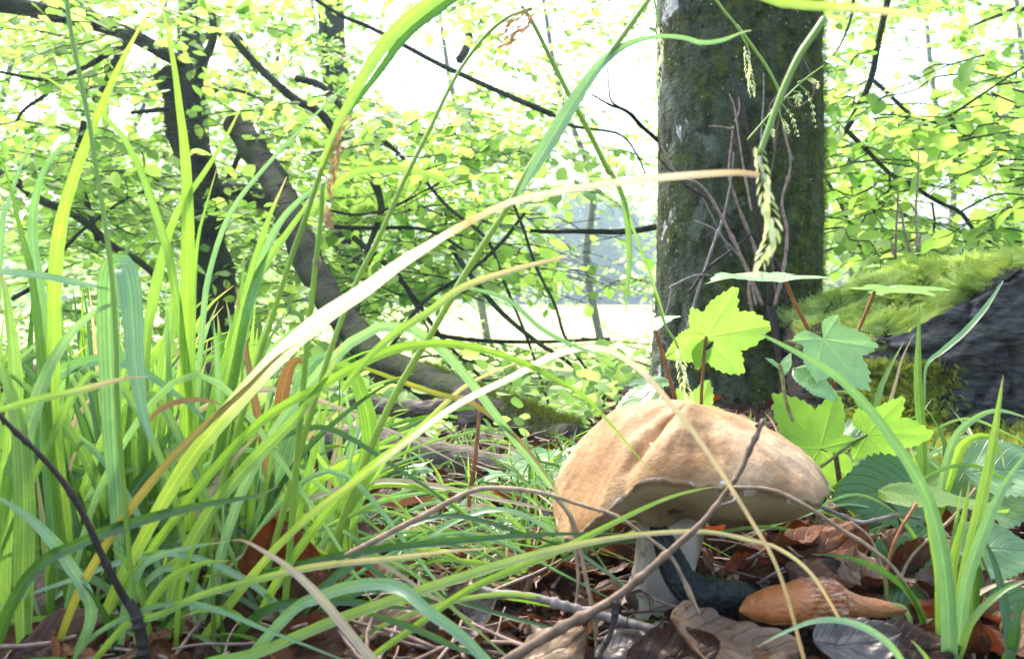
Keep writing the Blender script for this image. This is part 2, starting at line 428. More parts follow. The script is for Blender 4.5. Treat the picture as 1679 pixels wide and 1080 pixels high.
def _orange_slug(t, pos, r):
    uv = t.n('UVMap').outputs[0]
    u = t.n('SeparateXYZ', {0: uv}).outputs
    m = t.n('Mapping', {'Vector': uv, 'Scale': (44.0, 15.0, 1.0)}).outputs[0]
    rid = t.n('TexVoronoi', {'Vector': m, 'Scale': 1.0, 'Randomness': 0.7}).outputs['Distance']
    body = t.step(u[1], 0.30, 0.38)
    c = t.mix(t.noise(pos, 160.0), (0.34, 0.10, 0.022), (0.50, 0.18, 0.05))
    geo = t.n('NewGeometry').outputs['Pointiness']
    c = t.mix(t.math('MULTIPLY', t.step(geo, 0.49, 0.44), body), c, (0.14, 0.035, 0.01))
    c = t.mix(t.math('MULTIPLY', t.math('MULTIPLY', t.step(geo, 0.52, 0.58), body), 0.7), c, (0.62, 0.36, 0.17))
    c = t.mix(t.math('MULTIPLY', t.math('SUBTRACT', 1.0, t.step(t.math('ABSOLUTE', t.math('SUBTRACT', u[1], 0.585)), 0.01, 0.03)), 0.0), c, (0.4, 0.26, 0.2))
    ms = t.n('Mapping', {'Vector': uv, 'Scale': (46.0, 11.0, 1.0)}).outputs[0]
    rn = t.noise(ms, 1.0, 2, 0.5)
    c = t.mix(t.math('MULTIPLY', t.math('MULTIPLY', t.step(rn, 0.54, 0.64), t.step(u[1], 0.27, 0.36)), 0.75), c, (0.66, 0.42, 0.25))
    c = t.mix(t.math('MULTIPLY', t.math('MULTIPLY', t.step(rn, 0.46, 0.38), t.step(u[1], 0.30, 0.36)), 0.7), c, (0.16, 0.045, 0.012))
    c = t.mix(t.math('MULTIPLY', t.step(u[1], 0.56, 0.72), 0.8), c, t.mix(t.noise(pos, 120.0, 4), (0.36, 0.12, 0.03), (0.52, 0.22, 0.07)))
    wb = t.noise(pos, 130.0, 3)
    st = t.math('ADD', t.math('ABSOLUTE', t.math('SUBTRACT', u[1], 0.27)), t.math('MULTIPLY', t.math('SUBTRACT', wb, 0.5), 0.22))
    c = t.mix(t.math('MULTIPLY', t.math('MULTIPLY', t.step(st, 0.10, 0.07), t.step(u[0], 0.44, 0.50)), 0.85), c, (0.045, 0.016, 0.008))
    h = t.math('MULTIPLY', t.math('SUBTRACT', 1.0, rid), t.math('MULTIPLY', body, t.step(u[1], 0.6, 0.55)))
    return c, 0.42, t.bump(t.math('ADD', h, t.math('MULTIPLY', t.noise(pos, 500.0, 4), 0.8)), 0.9, 0.0016), 0.45


solid('orange_slug', _orange_slug)
solid('spider_skin', _twig((0.05, 0.03, 0.018), (0.06, 0.04, 0.025)))
solid('fly_skin', _twig((0.02, 0.02, 0.02), (0.03, 0.03, 0.03)))


def _soil(t, pos, r):
    c = t.mix(t.step(t.noise(pos, 30.0, 7, 0.65), 0.35, 0.65), (0.014, 0.009, 0.006), (0.055, 0.034, 0.02))
    c = t.mix(t.step(t.noise(pos, 3.0, 5), 0.52, 0.66), c, (0.10, 0.075, 0.045))
    sx = t.n('SeparateXYZ', {0: pos})
    c = t.mix(t.step(sx.outputs[2], -0.03, -0.16), c, t.mix(t.noise(pos, 6.0, 6), (0.06, 0.11, 0.025), (0.16, 0.22, 0.06)))
    return c, 0.9, t.bump(t.noise(pos, 120.0, 7, 0.7), 1.0, 0.006), 0.2


solid('soil', _soil)
solid('meadow_grass', lambda t, pos, r: (t.mix(t.noise(pos, 0.6, 6), (0.34, 0.42, 0.12), (0.46, 0.50, 0.22)), 0.9, t.bump(t.noise(pos, 12.0, 6), 0.6, 0.05), 0.2))


# ------------------------------------------------------------------ mesh helpers
def link(o, parent=None):
    COL.objects.link(o)
    if parent is not None:
        o.parent = parent
        o.matrix_parent_inverse = parent.matrix_basis.inverted()
    return o


def tag(o, label=None, cat=None, group=None, kind=None):
    if label: o['label'] = label
    if cat: o['category'] = cat
    if group: o['group'] = group
    if kind: o['kind'] = kind
    return o


def thing(name, loc, label, cat, group=None):
    o = bpy.data.objects.new(name, None)
    o.empty_display_size = 0.02
    o.location = loc
    COL.objects.link(o)
    return tag(o, label, cat, group)


def mesh_of(name, verts, faces, mat, uv=None, rnd=None, smooth=True):
    """verts (N,3); faces (M,K) array or list of tuples; uv per vertex (N,2); rnd per vertex (N,)"""
    me = bpy.data.meshes.new(name)
    verts = np.asarray(verts, dtype=np.float32)
    if isinstance(faces, np.ndarray):
        M, K = faces.shape
        me.vertices.add(len(verts))
        me.vertices.foreach_set('co', verts.ravel())
        me.loops.add(M * K)
        me.loops.foreach_set('vertex_index', faces.astype(np.int32).ravel())
        me.polygons.add(M)
        me.polygons.foreach_set('loop_start', np.arange(0, M * K, K, dtype=np.int32))
        me.polygons.foreach_set('loop_total', np.full(M, K, dtype=np.int32))
        me.update(calc_edges=True)
        lv = faces.ravel()
    else:
        me.from_pydata(verts.tolist(), [], faces)
        lv = np.empty(len(me.loops), dtype=np.int32)
        me.loops.foreach_get('vertex_index', lv)
    if uv is not None:
        ul = me.uv_layers.new(name='UVMap')
        ul.data.foreach_set('uv', np.asarray(uv, dtype=np.float32)[lv].ravel())
    if rnd is not None:
        a = me.attributes.new('rnd', 'FLOAT', 'POINT')
        a.data.foreach_set('value', np.asarray(rnd, dtype=np.float32))
    if smooth:
        me.polygons.foreach_set('use_smooth', np.ones(len(me.polygons), dtype=bool))
    mats = mat if isinstance(mat, (list, tuple)) else [mat]
    for m in mats:
        me.materials.append(MATS[m])
    me.validate()
    return me


def obj(name, me, parent=None, loc=None):
    o = bpy.data.objects.new(name, me)
    if loc is not None:
        o.location = loc
    return link(o, parent)


class MB:
    """collects quad patches into one mesh"""
    def __init__(self):
        self.v, self.f, self.uv, self.r, self.n = [], [], [], [], 0

    def add(self, v, f, uv, r=0.0):
        v = np.asarray(v, dtype=np.float32)
        self.v.append(v)
        self.f.append(np.asarray(f, dtype=np.int32) + self.n)
        self.uv.append(np.asarray(uv, dtype=np.float32))
        self.r.append(np.full(len(v), r, dtype=np.float32))
        self.n += len(v)

    def mesh(self, name, mat):
        return mesh_of(name, np.concatenate(self.v), np.concatenate(self.f), mat, np.concatenate(self.uv), np.concatenate(self.r))


def spline(pts, n):
    """Catmull-Rom through pts, n samples evenly spread along the length"""
    p = np.array([list(q) for q in pts], dtype=float)
    if len(p) == 2:
        t = np.linspace(0, 1, n)[:, None]
        return p[0] * (1 - t) + p[1] * t
    e = np.vstack([2 * p[0] - p[1], p, 2 * p[-1] - p[-2]])
    out = []
    for i in range(1, len(e) - 2):
        a, b, c, d = e[i - 1], e[i], e[i + 1], e[i + 2]
        t = np.linspace(0, 1, 12, endpoint=False)[:, None]
        out.append(0.5 * (2 * b + (c - a) * t + (2 * a - 5 * b + 4 * c - d) * t ** 2 + (3 * b - a - 3 * c + d) * t ** 3))
    out.append(p[-1:])
    q = np.vstack(out)
    s = np.concatenate([[0], np.cumsum(np.linalg.norm(np.diff(q, axis=0), axis=1))])
    u = np.linspace(0, s[-1], n)
    return np.stack([np.interp(u, s, q[:, k]) for k in range(q.shape[1])], axis=1)


def unit(a):
    return a / (np.linalg.norm(a, axis=-1, keepdims=True) + 1e-12)


def grid_faces(nu, nv, wrap=False):
    """nv rows of nu vertices"""
    f = []
    for j in range(nv - 1):
        for i in range(nu if wrap else nu - 1):
            k = (i + 1) % nu
            f.append((j * nu + i, j * nu + k, (j + 1) * nu + k, (j + 1) * nu + i))
    return np.array(f, dtype=np.int32)


def tube(pts, rad, n=10, seg=None, wob=0.0, knots=0, flat=1.0):
    """tapered tube; rad is a list of radii along the length"""
    m = seg or max(6, 4 * len(pts))
    c = spline(pts, m)
    t = unit(np.gradient(c, axis=0))
    ref = np.array([0.13, 0.2, 1.0]) if abs(t[:, 2]).mean() < 0.85 else np.array([0, 1.0, 0.05])
    s = unit(np.cross(t, ref))
    b = np.cross(s, t)
    L = np.linspace(0, 1, m)
    r = np.interp(L, np.linspace(0, 1, len(rad)), rad)
    if knots:
        for _ in range(knots):
            k = random.random()
            r = r * (1 + 0.45 * np.exp(-((L - k) / 0.012) ** 2))
    v, uv = [], []
    o = random.random() * 50
    for j in range(m):
        for i in range(n):
            a = 2 * math.pi * i / n
            rr = r[j]
            if wob:
                rr *= 1 + wob * nz(math.cos(a) * 1.1 + o, math.sin(a) * 1.1, L[j] * m * 0.35 + o)
            v.append(c[j] + s[j] * (math.cos(a) * rr) + b[j] * (math.sin(a) * rr * flat))
            uv.append((i / n, L[j]))
    f = grid_faces(n, m, True)
    # caps: a point at each end
    v.append(c[0] - t[0] * r[0] * 0.35); uv.append((0.5, 0))
    v.append(c[-1] + t[-1] * r[-1] * 0.6); uv.append((0.5, 1))
    a, z = n * m, n * m + 1
    cap = []
    for i in range(0, n, 2):
        i1, i2 = (i + 1) % n, (i + 2) % n
        cap.append((a, i2, i1, i))
        k = (m - 1) * n
        cap.append((z, k + i, k + i1, k + i2))
    return np.array(v), np.vstack([f, np.array(cap, dtype=np.int32)]), np.array(uv)


def ribbon(pts, wid, roll=(0.0, 0.0), fold=0.18, n=None, tip=True):
    """grass blade: V-folded strip, base to tip; wid in metres; roll is the twist about its own axis"""
    m = n or max(26, 5 * len(pts))
    c = spline(pts, m)
    t = unit(np.gradient(c, axis=0))
    view = unit(np.array(CAM)[None, :] - c)
    s = unit(np.cross(t, view))
    s0 = s[0]
    for j in range(1, m):                                    # keep the side from flipping
        if np.dot(s[j], s[j - 1]) < 0:
            s[j] = -s[j]
    nr = np.cross(s, t)
    L = np.linspace(0, 1, m)
    ang = roll[0] + (roll[1] - roll[0]) * L
    ca, sa = np.cos(ang)[:, None], np.sin(ang)[:, None]
    s, nr = s * ca + nr * sa, nr * ca - s * sa
    if np.isscalar(wid):
        prof = np.minimum(1.0, 0.62 + 1.5 * L) * (np.clip((1 - L) / 0.38, 0.0, 1) ** 0.75 if tip else 1.0)
        W = wid * np.maximum(prof, 0.05)
    else:
        W = np.interp(L, np.linspace(0, 1, len(wid)), wid)
    US = (0.0, 0.22, 0.5, 0.78, 1.0)
    oo = random.random() * 90
    v, uv = [], []
    for j in range(m):
        for q in US:
            off = (1 - abs(2 * q - 1)) * fold + 0.05 * nz(q * 3 + oo, L[j] * 9, oo)
            if q in (0.0, 1.0):
                q = q + (q - 0.5) * (0.10 * nz(L[j] * 26, q * 5, oo) - 0.5 * max(0.0, nz(L[j] * 17, q * 9 + 4, oo) - 0.42))
            v.append(c[j] + s[j] * ((q - 0.5) * W[j]) - nr[j] * (off * W[j]))
            uv.append((q, L[j]))
    return np.array(v), grid_faces(5, m), np.array(uv)


def pix(pts, d0, d1=None):
    """photo points to world points, distance running from d0 to d1"""
    d1 = d0 if d1 is None else d1
    n = len(pts)
    return [P(q[0], q[1], q[2] if len(q) > 2 else d0 + (d1 - d0) * i / max(1, n - 1)) for i, q in enumerate(pts)]


def rooted(w3):
    """carry the first point down to the soil"""
    p = Vector(w3[0])
    g = gh(p.x, p.y)
    if p.z > g + 0.01:
        d = Vector(w3[0]) - Vector(w3[1])
        k = min(1.1, max(-1.1, d.x / max(0.004, abs(d.z)) if d.z < 0 else 0))
        q = Vector((p.x + k * 0.9 * (p.z - g), p.y + 0.01, g - 0.005))
        return [q] + list(w3)
    return list(w3)


def scatter_mesh(name, tv, tf, tuv, pos, zax, scale, mat, xax=None, r=None):
    """many copies of a small template (its length along z) in one mesh"""
    N = len(pos)
    z = unit(np.asarray(zax, dtype=float))
    x = rng.normal(size=(N, 3)) if xax is None else np.asarray(xax, dtype=float)
    x = unit(x - (x * z).sum(1, keepdims=True) * z)
    y = np.cross(z, x)
    sc = np.asarray(scale, dtype=float)
    if sc.ndim == 1:
        sc = sc[:, None]
    tv = np.asarray(tv, dtype=float)
    v = (pos[:, None, :] + sc[:, None, :] * (tv[None, :, 0:1] * x[:, None, :] + tv[None, :, 1:2] * y[:, None, :] + tv[None, :, 2:3] * z[:, None, :]))
    tf = np.asarray(tf, dtype=np.int32)
    f = (tf[None] + (np.arange(N) * len(tv))[:, None, None]).reshape(-1, tf.shape[1])
    uv = np.tile(np.asarray(tuv, dtype=float), (N, 1))
    rr = np.repeat(rng.random(N) if r is None else r, len(tv))
    return mesh_of(name, v.reshape(-1, 3), f, mat, uv, rr)


# moss shoot: a little feather of leaflets
def moss_template(n=5):
    v, f, uv = [(-0.02, 0, 0), (0.02, 0, 0), (0.0, 0.06, 1.0)], [(0, 1, 2)], [(0.5, 0), (0.5, 0), (0.5, 1)]
    for i in range(n):
        z = 0.15 + 0.75 * i / n
        for s in (-1, 1):
            k = len(v)
            l = 0.30 * (1 - 0.6 * i / n)
            v += [(0, 0.02, z), (s * l * 0.45, 0.05, z + 0.02), (s * l, 0.12, z + 0.20)]
            uv += [(0.5, z)] * 3
            f.append((k, k + 1, k + 2) if s > 0 else (k, k + 2, k + 1))
    return v, f, uv


MOSS = moss_template(8)
MOSS_S = moss_template(3)


# ------------------------------------------------------------------ setting: ground, meadow, sky is the world
def ground_mesh():
    ys = np.concatenate([np.arange(0.05, 1.4, 0.022), np.geomspace(1.42, 14.0, 60)])
    xs = np.concatenate([-np.geomspace(12, 1.05, 22), np.arange(-1.0, 1.01, 0.025), np.geomspace(1.05, 12, 22)])
    v = [(x, y, gh(x, y) + 0.006 * nz(x * 40, y * 40, 2) * (1 - sm(1, 2, y))) for y in ys for x in xs]
    return mesh_of('ground', v, grid_faces(len(xs), len(ys)), 'soil')


tag(obj('ground', ground_mesh()), kind='structure')
mv = []
mxs = np.concatenate([-np.geomspace(600, 8, 16), np.linspace(-7, 7, 8), np.geomspace(8, 600, 16)])
mys = np.concatenate([np.geomspace(6.5, 800, 34)])
for y in mys:
    for x in mxs:
        mv.append((x, y, -0.72 + 0.08 * sm(6.5, 14, y) + 0.05 * nz(x * 0.3, y * 0.3) * sm(14, 20, y)))
tag(obj('meadow', mesh_of('meadow', mv, grid_faces(len(mxs), len(mys)), 'meadow_grass')), kind='structure')

# ------------------------------------------------------------------ far edge of the wood across the meadow
LEAF8 = None


def leaf_template(L=1.0, W=0.36, fold=0.12, bend=0.12, wave=0.0, seed=0, rows=(0, 0.12, 0.3, 0.52, 0.74, 0.9, 1.0), petiole=0.0):
    """ovate leaf along +y, upper face +z; u across, v along"""
    wd = {0: 0.04, 0.12: 0.55, 0.3: 0.95, 0.52: 1.0, 0.74: 0.74, 0.9: 0.36, 1.0: 0.02}
    v, uv = [], []
    for a in rows:
        w_ = W * float(np.interp(a, list(wd.keys()), list(wd.values())))
        for q in (-1, -0.5, 0, 0.5, 1):
            z = fold * abs(q) * w_ - bend * a * a * L + wave * nz(q * 1.7 + seed, a * 3.1, seed)
            v.append((q * w_, a * L + petiole, z))
            uv.append((q * 0.5 + 0.5, a))
    return np.array(v), grid_faces(5, len(rows)), np.array(uv)


SMALL_LEAF = leaf_template(rows=(0, 0.12, 0.4, 0.74, 1.0))
far_p, far_n = [], []
for i in range(60):
    X = random.uniform(-42, 42)
    Y = random.uniform(56, 72)
    H = random.uniform(5.0, 8.5)
    R_ = random.uniform(2.2, 4.2)
    for k in range(260):
        a, b = random.uniform(0, 2 * math.pi), random.random()
        rr = R_ * (0.55 + 0.45 * random.random()) * math.sqrt(max(0.05, 1 - (2 * b - 1) ** 2))
        bm = nz(math.cos(a) * 2 + i, b * 4, i) * 0.7
        far_p.append((X + math.cos(a) * (rr + bm), Y + math.sin(a) * (rr + bm), -0.65 + b * H))
        far_n.append((random.gauss(0, 1), random.gauss(0, 1) - 0.3, random.gauss(0, 0.7)))
tv, tf, tuv = SMALL_LEAF
far_p = np.array(far_p)
me = scatter_mesh('far_wood', tv[:, [0, 2, 1]], tf, tuv, far_p, np.array(far_n), rng.uniform(0.7, 1.3, len(far_p)), 'far_leaf')
tag(obj('far_wood', me), label='hazy blue-green edge of the wood across the bright meadow', cat='woodland', kind='stuff')

bp_, bn_ = [], []
for i in range(26):
    X, Y = random.uniform(-26, 26), random.uniform(30, 46)
    H, R_ = random.uniform(1.2, 4.2), random.uniform(1.2, 2.8)
    for k in range(240):
        q = Vector((random.gauss(0, 0.5), random.gauss(0, 0.5), random.random()))
        if nz(q.x * 2 + i, q.y * 2, q.z * 4) < -0.15:
            continue
        bp_.append((X + q.x * R_, Y + q.y * R_, -0.6 + q.z ** 0.8 * H))
        bn_.append((random.gauss(0, 1), random.gauss(0, 1), random.gauss(0, 0.6)))
o = obj('meadow_bushes', scatter_mesh('meadow_bushes', tv[:, [0, 2, 1]], tf, tuv, np.array(bp_), np.array(bn_), rng.uniform(0.25, 0.5, len(bp_)), 'far_beech'))
tag(o, label='pale bushes along the far side of the bright meadow', cat='bushes', kind='stuff')

t = NT('haze_air')
pv = t.n('VolumePrincipled', {'Color': (0.72, 0.90, 1.0, 1.0), 'Density': 0.006, 'Anisotropy': 0.2})
t.t.links.new(pv.outputs[0], t.out.inputs['Volume'])
MATS['haze_air'] = t.m
hx, hy0, hy1, hz0, hz1 = 700, -30, 900, -2.0, 14.0
hv = [(x, y, z) for z in (hz0, hz1) for y in (hy0, hy1) for x in (-hx, hx)]
o = obj('haze', mesh_of('haze', hv, [(0, 2, 3, 1), (4, 5, 7, 6), (0, 1, 5, 4), (2, 6, 7, 3), (0, 4, 6, 2), (1, 3, 7, 5)], 'haze_air', smooth=False))
tag(o, kind='stuff')

# ------------------------------------------------------------------ beech trees
LEAVES = [leaf_template(1, 0.33, 0.16, 0.10, 0.03, 1), leaf_template(1, 0.36, 0.05, 0.18, 0.05, 4), leaf_template(1, 0.31, 0.25, 0.02, 0.04, 7),
          leaf_template(1, 0.37, 0.10, 0.25, 0.06, 9)]
LEAFME = {}
for mname in ('beech_leaf', 'beech_leaf_deep'):
    LEAFME[mname] = [mesh_of('leaf', v, f, mname, uv) for v, f, uv in LEAVES]

# bright openings in the foliage (photo x, y, half width, half height)
TRUNKS = [([(356, 640), (345, 470), (338, 380), (325, 290), (308, 220), (285, 128)], 34, 2.7),
          ([(370, 312), (405, 318), (440, 330)], 18, 2.7),
          ([(388, 205), (440, 280), (482, 370), (505, 425), (580, 545), (625, 590), (690, 622), (760, 652), (840, 684), (950, 728)], 46, 2.6),
          ([(0, 6), (60, 16), (130, 32), (200, 52), (275, 92)], 12, 2.5), ([(430, 115), (480, 160), (552, 225)], 10, 2.5),
          ([(1350, 250), (1385, 215), (1428, 130), (1455, 0)], 8, 2.05), ([(1386, 212), (1460, 285), (1575, 348), (1650, 412)], 6, 2.05)]


def hides_trunk(px, py, d):
    for pl, wd, dt in TRUNKS:
        if d > dt:
            continue
        for (ax, ay), (bx, by) in zip(pl, pl[1:]):
            l2 = (bx - ax) ** 2 + (by - ay) ** 2
            t = max(0, min(1, ((px - ax) * (bx - ax) + (py - ay) * (by - ay)) / l2))
            if math.hypot(px - ax - t * (bx - ax), py - ay - t * (by - ay)) < wd:
                return True
    return False


GAPS = [(690, 120, 105, 60), (880, 520, 210, 42), (1500, 110, 75, 75), (215, 195, 45, 35), (230, 95, 20, 22), (980, 400, 80, 70), (1560, 330, 60, 45),
        (880, 60, 60, 30), (1010, 150, 50, 70), (60, 170, 40, 25), (370, 100, 14, 22)]


def in_gap(px, py):
    for gx, gy, a, b in GAPS:
        if ((px - gx) / a) ** 2 + ((py - gy) / b) ** 2 < 1:
            return True
    return False


class Tree:
    def __init__(self, name, label, group, loc, cat='tree'):
        self.t = thing(name, loc, label, cat, group)
        self.leaves = []      # pos, tip, normal, size
        self.tw = MB()

    def limb(self, name, pts, rad, n=10, mat='bark_dark', wob=0.12, seg=None):
        v, f, uv = tube(pts, rad, n, seg, wob)
        return obj(name, mesh_of(name, v, f, mat, uv), self.t)

    def twig(self, pts, rad, n=5):
        self.tw.add(*tube(pts, rad, n, max(5, 2 * len(pts)), 0.1))

    def spray(self, c, dr, L, n, ls, tilt=0.55):
        c = Vector(c)
        dr = Vector(dr).normalized()
        nrm = (Vector((0, 0, 1)) + Vector((random.gauss(0, tilt), random.gauss(0, tilt), 0))).normalized()
        side = dr.cross(nrm).normalized()
        nrm = side.cross(dr).normalized()
        pts = []
        k = max(3, n // 2)
        zz = random.choice((-1, 1))
        for i in range(k + 1):
            a = i / k
            pts.append(c + dr * (L * a) + side * (0.012 * zz * (-1) ** i * L / 0.3) - Vector((0, 0, 0.18 * L * a * a)))
        self.twig(pts, [0.0022, 0.0008], 4)
        for i in range(n):
            a = (i + 0.6) / n
            j = min(k - 1, int(a * k))
            p = pts[j].lerp(pts[j + 1], a * k - j)
            s = 1 if i % 2 else -1
            tip = (dr * random.uniform(0.35, 0.9) + side * s * random.uniform(0.5, 1.0) + nrm * random.gauss(-0.1, 0.25)).normalized()
            ln = (nrm + Vector((random.gauss(0, 0.35), random.gauss(0, 0.35), random.gauss(0, 0.2)))).normalized()
            q = p - CAM
            dp = max(q.dot(FW), 0.05)
            qx, qy = q.dot(RT) / dp * F + 839.5, 540 - q.dot(UP) / dp * F
            if (hides_trunk(qx, qy, dp) and random.random() < 0.8) or (in_gap(qx, qy) and random.random() < 0.8):
                continue
            self.leaves.append((p, tip, ln, ls * random.uniform(0.55, 1.1)))

    def fill(self, n, rect, dr, ls=0.05, L=(0.16, 0.4), nl=(6, 12), gap=0.9, tilt=0.55):
        x0, y0, x1, y1 = rect
        k = 0
        while k < n:
            px, py = random.uniform(x0, x1), random.uniform(y0, y1)
            if in_gap(px, py) and random.random() < gap:
                k += 0.25
                continue
            d = random.uniform(*dr)
            a = random.uniform(0, 2 * math.pi)
            self.spray(P(px, py, d), (math.cos(a), math.sin(a) * 0.7, random.uniform(-0.25, 0.12)), random.uniform(*L), random.randint(*nl), ls, tilt)
            k += 1

    def finish(self, mat='beech_leaf', singles=300):
        if self.tw.n:
            o = obj('twigs', self.tw.mesh('twigs', 'bark_dark'), self.t)
            o['kind'] = 'stuff'
        lv = []
        for l in self.leaves:
            q = l[0] - CAM
            dpt = q.dot(FW)
            px, py = q.dot(RT) / max(dpt, 0.01) * F + 839.5, 540 - q.dot(UP) / max(dpt, 0.01) * F
            vis = -40 < px < 1720 and -40 < py < 760
            lv.append((0 if vis else 1, -l[3] / max(dpt, 0.1), l))
        lv.sort(key=lambda a: a[:2])
        for i, (_, _, (p, tip, nr, s)) in enumerate(lv[:singles]):
            o = bpy.data.objects.new('leaf', LEAFME[mat][i % 4])
            x = tip.cross(nr).normalized()
            z = x.cross(tip).normalized()
            M = Matrix((x, tip, z)).transposed().to_4x4()
            o.matrix_world = Matrix.Translation(p - self.t.location) @ M @ Matrix.Scale(s, 4)
            COL.objects.link(o)
            o.parent = self.t
        rest = [l[2] for l in lv[singles:]]
        if rest:
            pos = np.array([l[0] for l in rest]); tip = np.array([l[1] for l in rest]); nr = np.array([l[2] for l in rest])
            v, f, uv = LEAVES[1]
            # template: length y -> z slot, side x, face z -> -y slot
            tvv = np.stack([v[:, 0], -v[:, 2], v[:, 1]], axis=1)
            x = np.cross(tip, nr)
            o = obj('leaves', scatter_mesh('leaves', tvv, f, uv, pos, tip, np.array([l[3] for l in rest]), mat, xax=x), self.t)
            o['kind'] = 'stuff'


def limb_px(tree, name, pts, d0, d1, r0, r1, **k):
    d = (d0 + d1) / 2
    return tree.limb(name, [p for p in pix(pts, d0, d1)], [r0 * d0 / F, r1 * d1 / F], **k)


GT = 'young beech trees behind the grass'
# dark broken trunk on the left
ta = Tree('beech_tree', 'dark broken-topped trunk rising behind the tall grass on the left', GT, ground_at(352, 2.7))
limb_px(ta, 'trunk', [(360, 640), (346, 560), (352, 470), (334, 380), (330, 290), (305, 220), (296, 165), (280, 120)], 2.7, 2.7, 36, 26, n=20, seg=60, wob=0.28)
limb_px(ta, 'branch', [(335, 300), (370, 312), (405, 318), (440, 330), (462, 345)], 2.7, 2.62, 14, 16)
limb_px(ta, 'branch', [(305, 215), (290, 185), (268, 180), (245, 182), (215, 185)], 2.7, 2.6, 6, 3)
limb_px(ta, 'branch', [(300, 180), (322, 150), (330, 110), (350, 60), (345, 10)], 2.7, 2.75, 10, 5, wob=0.25)
limb_px(ta, 'branch', [(335, 380), (365, 350), (372, 300), (395, 250)], 2.7, 2.75, 7, 4, wob=0.25)
limb_px(ta, 'branch', [(340, 150), (375, 146), (410, 155), (440, 170)], 2.7, 2.5, 4, 2)
ta.fill(165, (0, 20, 470, 400), (2.3, 3.6))
ta.fill(105, (0, 330, 480, 590), (2.3, 3.6), tilt=0.4)
ta.finish()

# bough sweeping in from the upper left, tree outside the frame
tb = Tree('beech_tree', 'beech whose thick mossy bough sweeps in across the upper left sky', GT, ground_at(-420, 2.6))
limb_px(tb, 'trunk', [(-420, 640), (-410, 200), (-380, -80)], 2.6, 2.6, 60, 40, n=14)
limb_px(tb, 'branch', [(-395, -60), (-200, -30), (-60, -2), (0, 6), (60, 16), (130, 32), (200, 52), (240, 70), (275, 92), (300, 100)], 2.6, 2.5, 18, 11, n=10, seg=40)
limb_px(tb, 'branch', [(205, 60), (200, 85), (190, 110), (170, 145), (155, 165)], 2.5, 2.4, 12, 5)
limb_px(tb, 'branch', [(190, 80), (150, 105), (118, 120), (90, 130), (60, 130), (0, 118)], 2.5, 2.3, 5, 2.5)
limb_px(tb, 'branch', [(98, 125), (75, 155), (40, 180), (20, 210)], 2.4, 2.3, 4, 2)
limb_px(tb, 'branch', [(138, 200), (132, 230), (122, 258), (128, 290), (145, 340), (160, 395)], 2.5, 2.4, 5, 4)
limb_px(tb, 'branch', [(0, 285), (30, 300), (70, 330), (110, 345), (150, 372), (180, 400), (230, 430), (262, 460)], 2.5, 2.3, 8, 5)
limb_px(tb, 'branch', [(240, 312), (200, 330), (165, 355), (130, 382), (100, 415), (60, 465), (20, 490)], 2.3, 2.2, 2, 4)
tb.fill(130, (0, -40, 330, 420), (1.9, 3.0), ls=0.05)
tb.finish()

# leaning mossy trunk that sweeps down to the right
tc_ = Tree('leaning_tree', 'leaning dark mossy trunk sweeping down to the forest floor behind the log', GT, ground_at(900, 1.0))
limb_px(tc_, 'trunk', [(388, 205), (412, 240), (440, 280), (465, 325), (482, 370), (505, 425), (540, 490), (580, 545), (625, 590), (690, 622), (760, 652),
                       (840, 684), (905, 710), (950, 728)], 2.65, 0.98, 22, 31, n=20, seg=90, wob=0.30)
limb_px(tc_, 'branch', [(560, 520), (590, 570), (615, 610), (640, 640), (648, 662)], 1.95, 1.6, 16, 10)
limb_px(tc_, 'branch', [(640, 600), (690, 640), (720, 660), (752, 700), (770, 705)], 1.65, 1.3, 10, 18)
limb_px(tc_, 'branch', [(380, 60), (410, 95), (440, 125), (480, 160), (530, 190), (552, 225), (575, 252)], 2.6, 2.5, 6, 8)
limb_px(tc_, 'branch', [(486, 128), (525, 140), (550, 165), (575, 190), (640, 240), (670, 270), (690, 300)], 2.5, 2.4, 6, 3)
limb_px(tc_, 'branch', [(605, 285), (618, 310), (625, 345), (610, 390), (600, 420), (620, 445)], 2.2, 2.1, 7, 3)
limb_px(tc_, 'branch', [(540, 345), (580, 352), (630, 345), (680, 322), (720, 300)], 2.2, 2.1, 2.5, 2)
limb_px(tc_, 'branch', [(545, 372), (600, 374), (680, 374), (720, 385), (760, 410)], 2.2, 2.1, 4, 2.5)
limb_px(tc_, 'branch', [(580, 390), (610, 415), (650, 450), (690, 505), (730, 560), (790, 620)], 2.2, 2.0, 5, 2.5)
limb_px(tc_, 'branch', [(860, 350), (820, 400), (770, 445), (700, 490), (660, 540), (620, 600)], 2.1, 1.9, 3, 4)
limb_px(tc_, 'branch', [(740, 405), (770, 450), (820, 510), (880, 560), (940, 600), (1000, 660), (1020, 700)], 2.1, 1.7, 5, 2.5)
limb_px(tc_, 'branch', [(700, 545), (760, 556), (830, 560), (900, 560), (1000, 555)], 2.2, 2.2, 4, 2.5)
limb_px(tc_, 'branch', [(650, 440), (680, 500), (720, 570), (760, 640)], 2.0, 1.9, 2.5, 1.5)
limb_px(tc_, 'branch', [(700, 300), (730, 335), (760, 360), (800, 395), (830, 470), (870, 570), (905, 680)], 2.2, 1.9, 3, 2)
limb_px(tc_, 'branch', [(840, 330), (860, 380), (880, 440), (910, 500), (930, 560), (985, 640), (990, 700)], 1.8, 1.7, 2.5, 2.5)
tc_.fill(240, (410, 150, 850, 480), (2.0, 3.2))
tc_.fill(40, (500, 440, 800, 640), (1.8, 2.8), ls=0.042)
tc_.fill(40, (700, 330, 1050, 470), (2.0, 3.0), ls=0.045)
tc_.fill(45, (680, 545, 1060, 650), (1.9, 2.6), ls=0.036, tilt=0.4)
tc_.finish()

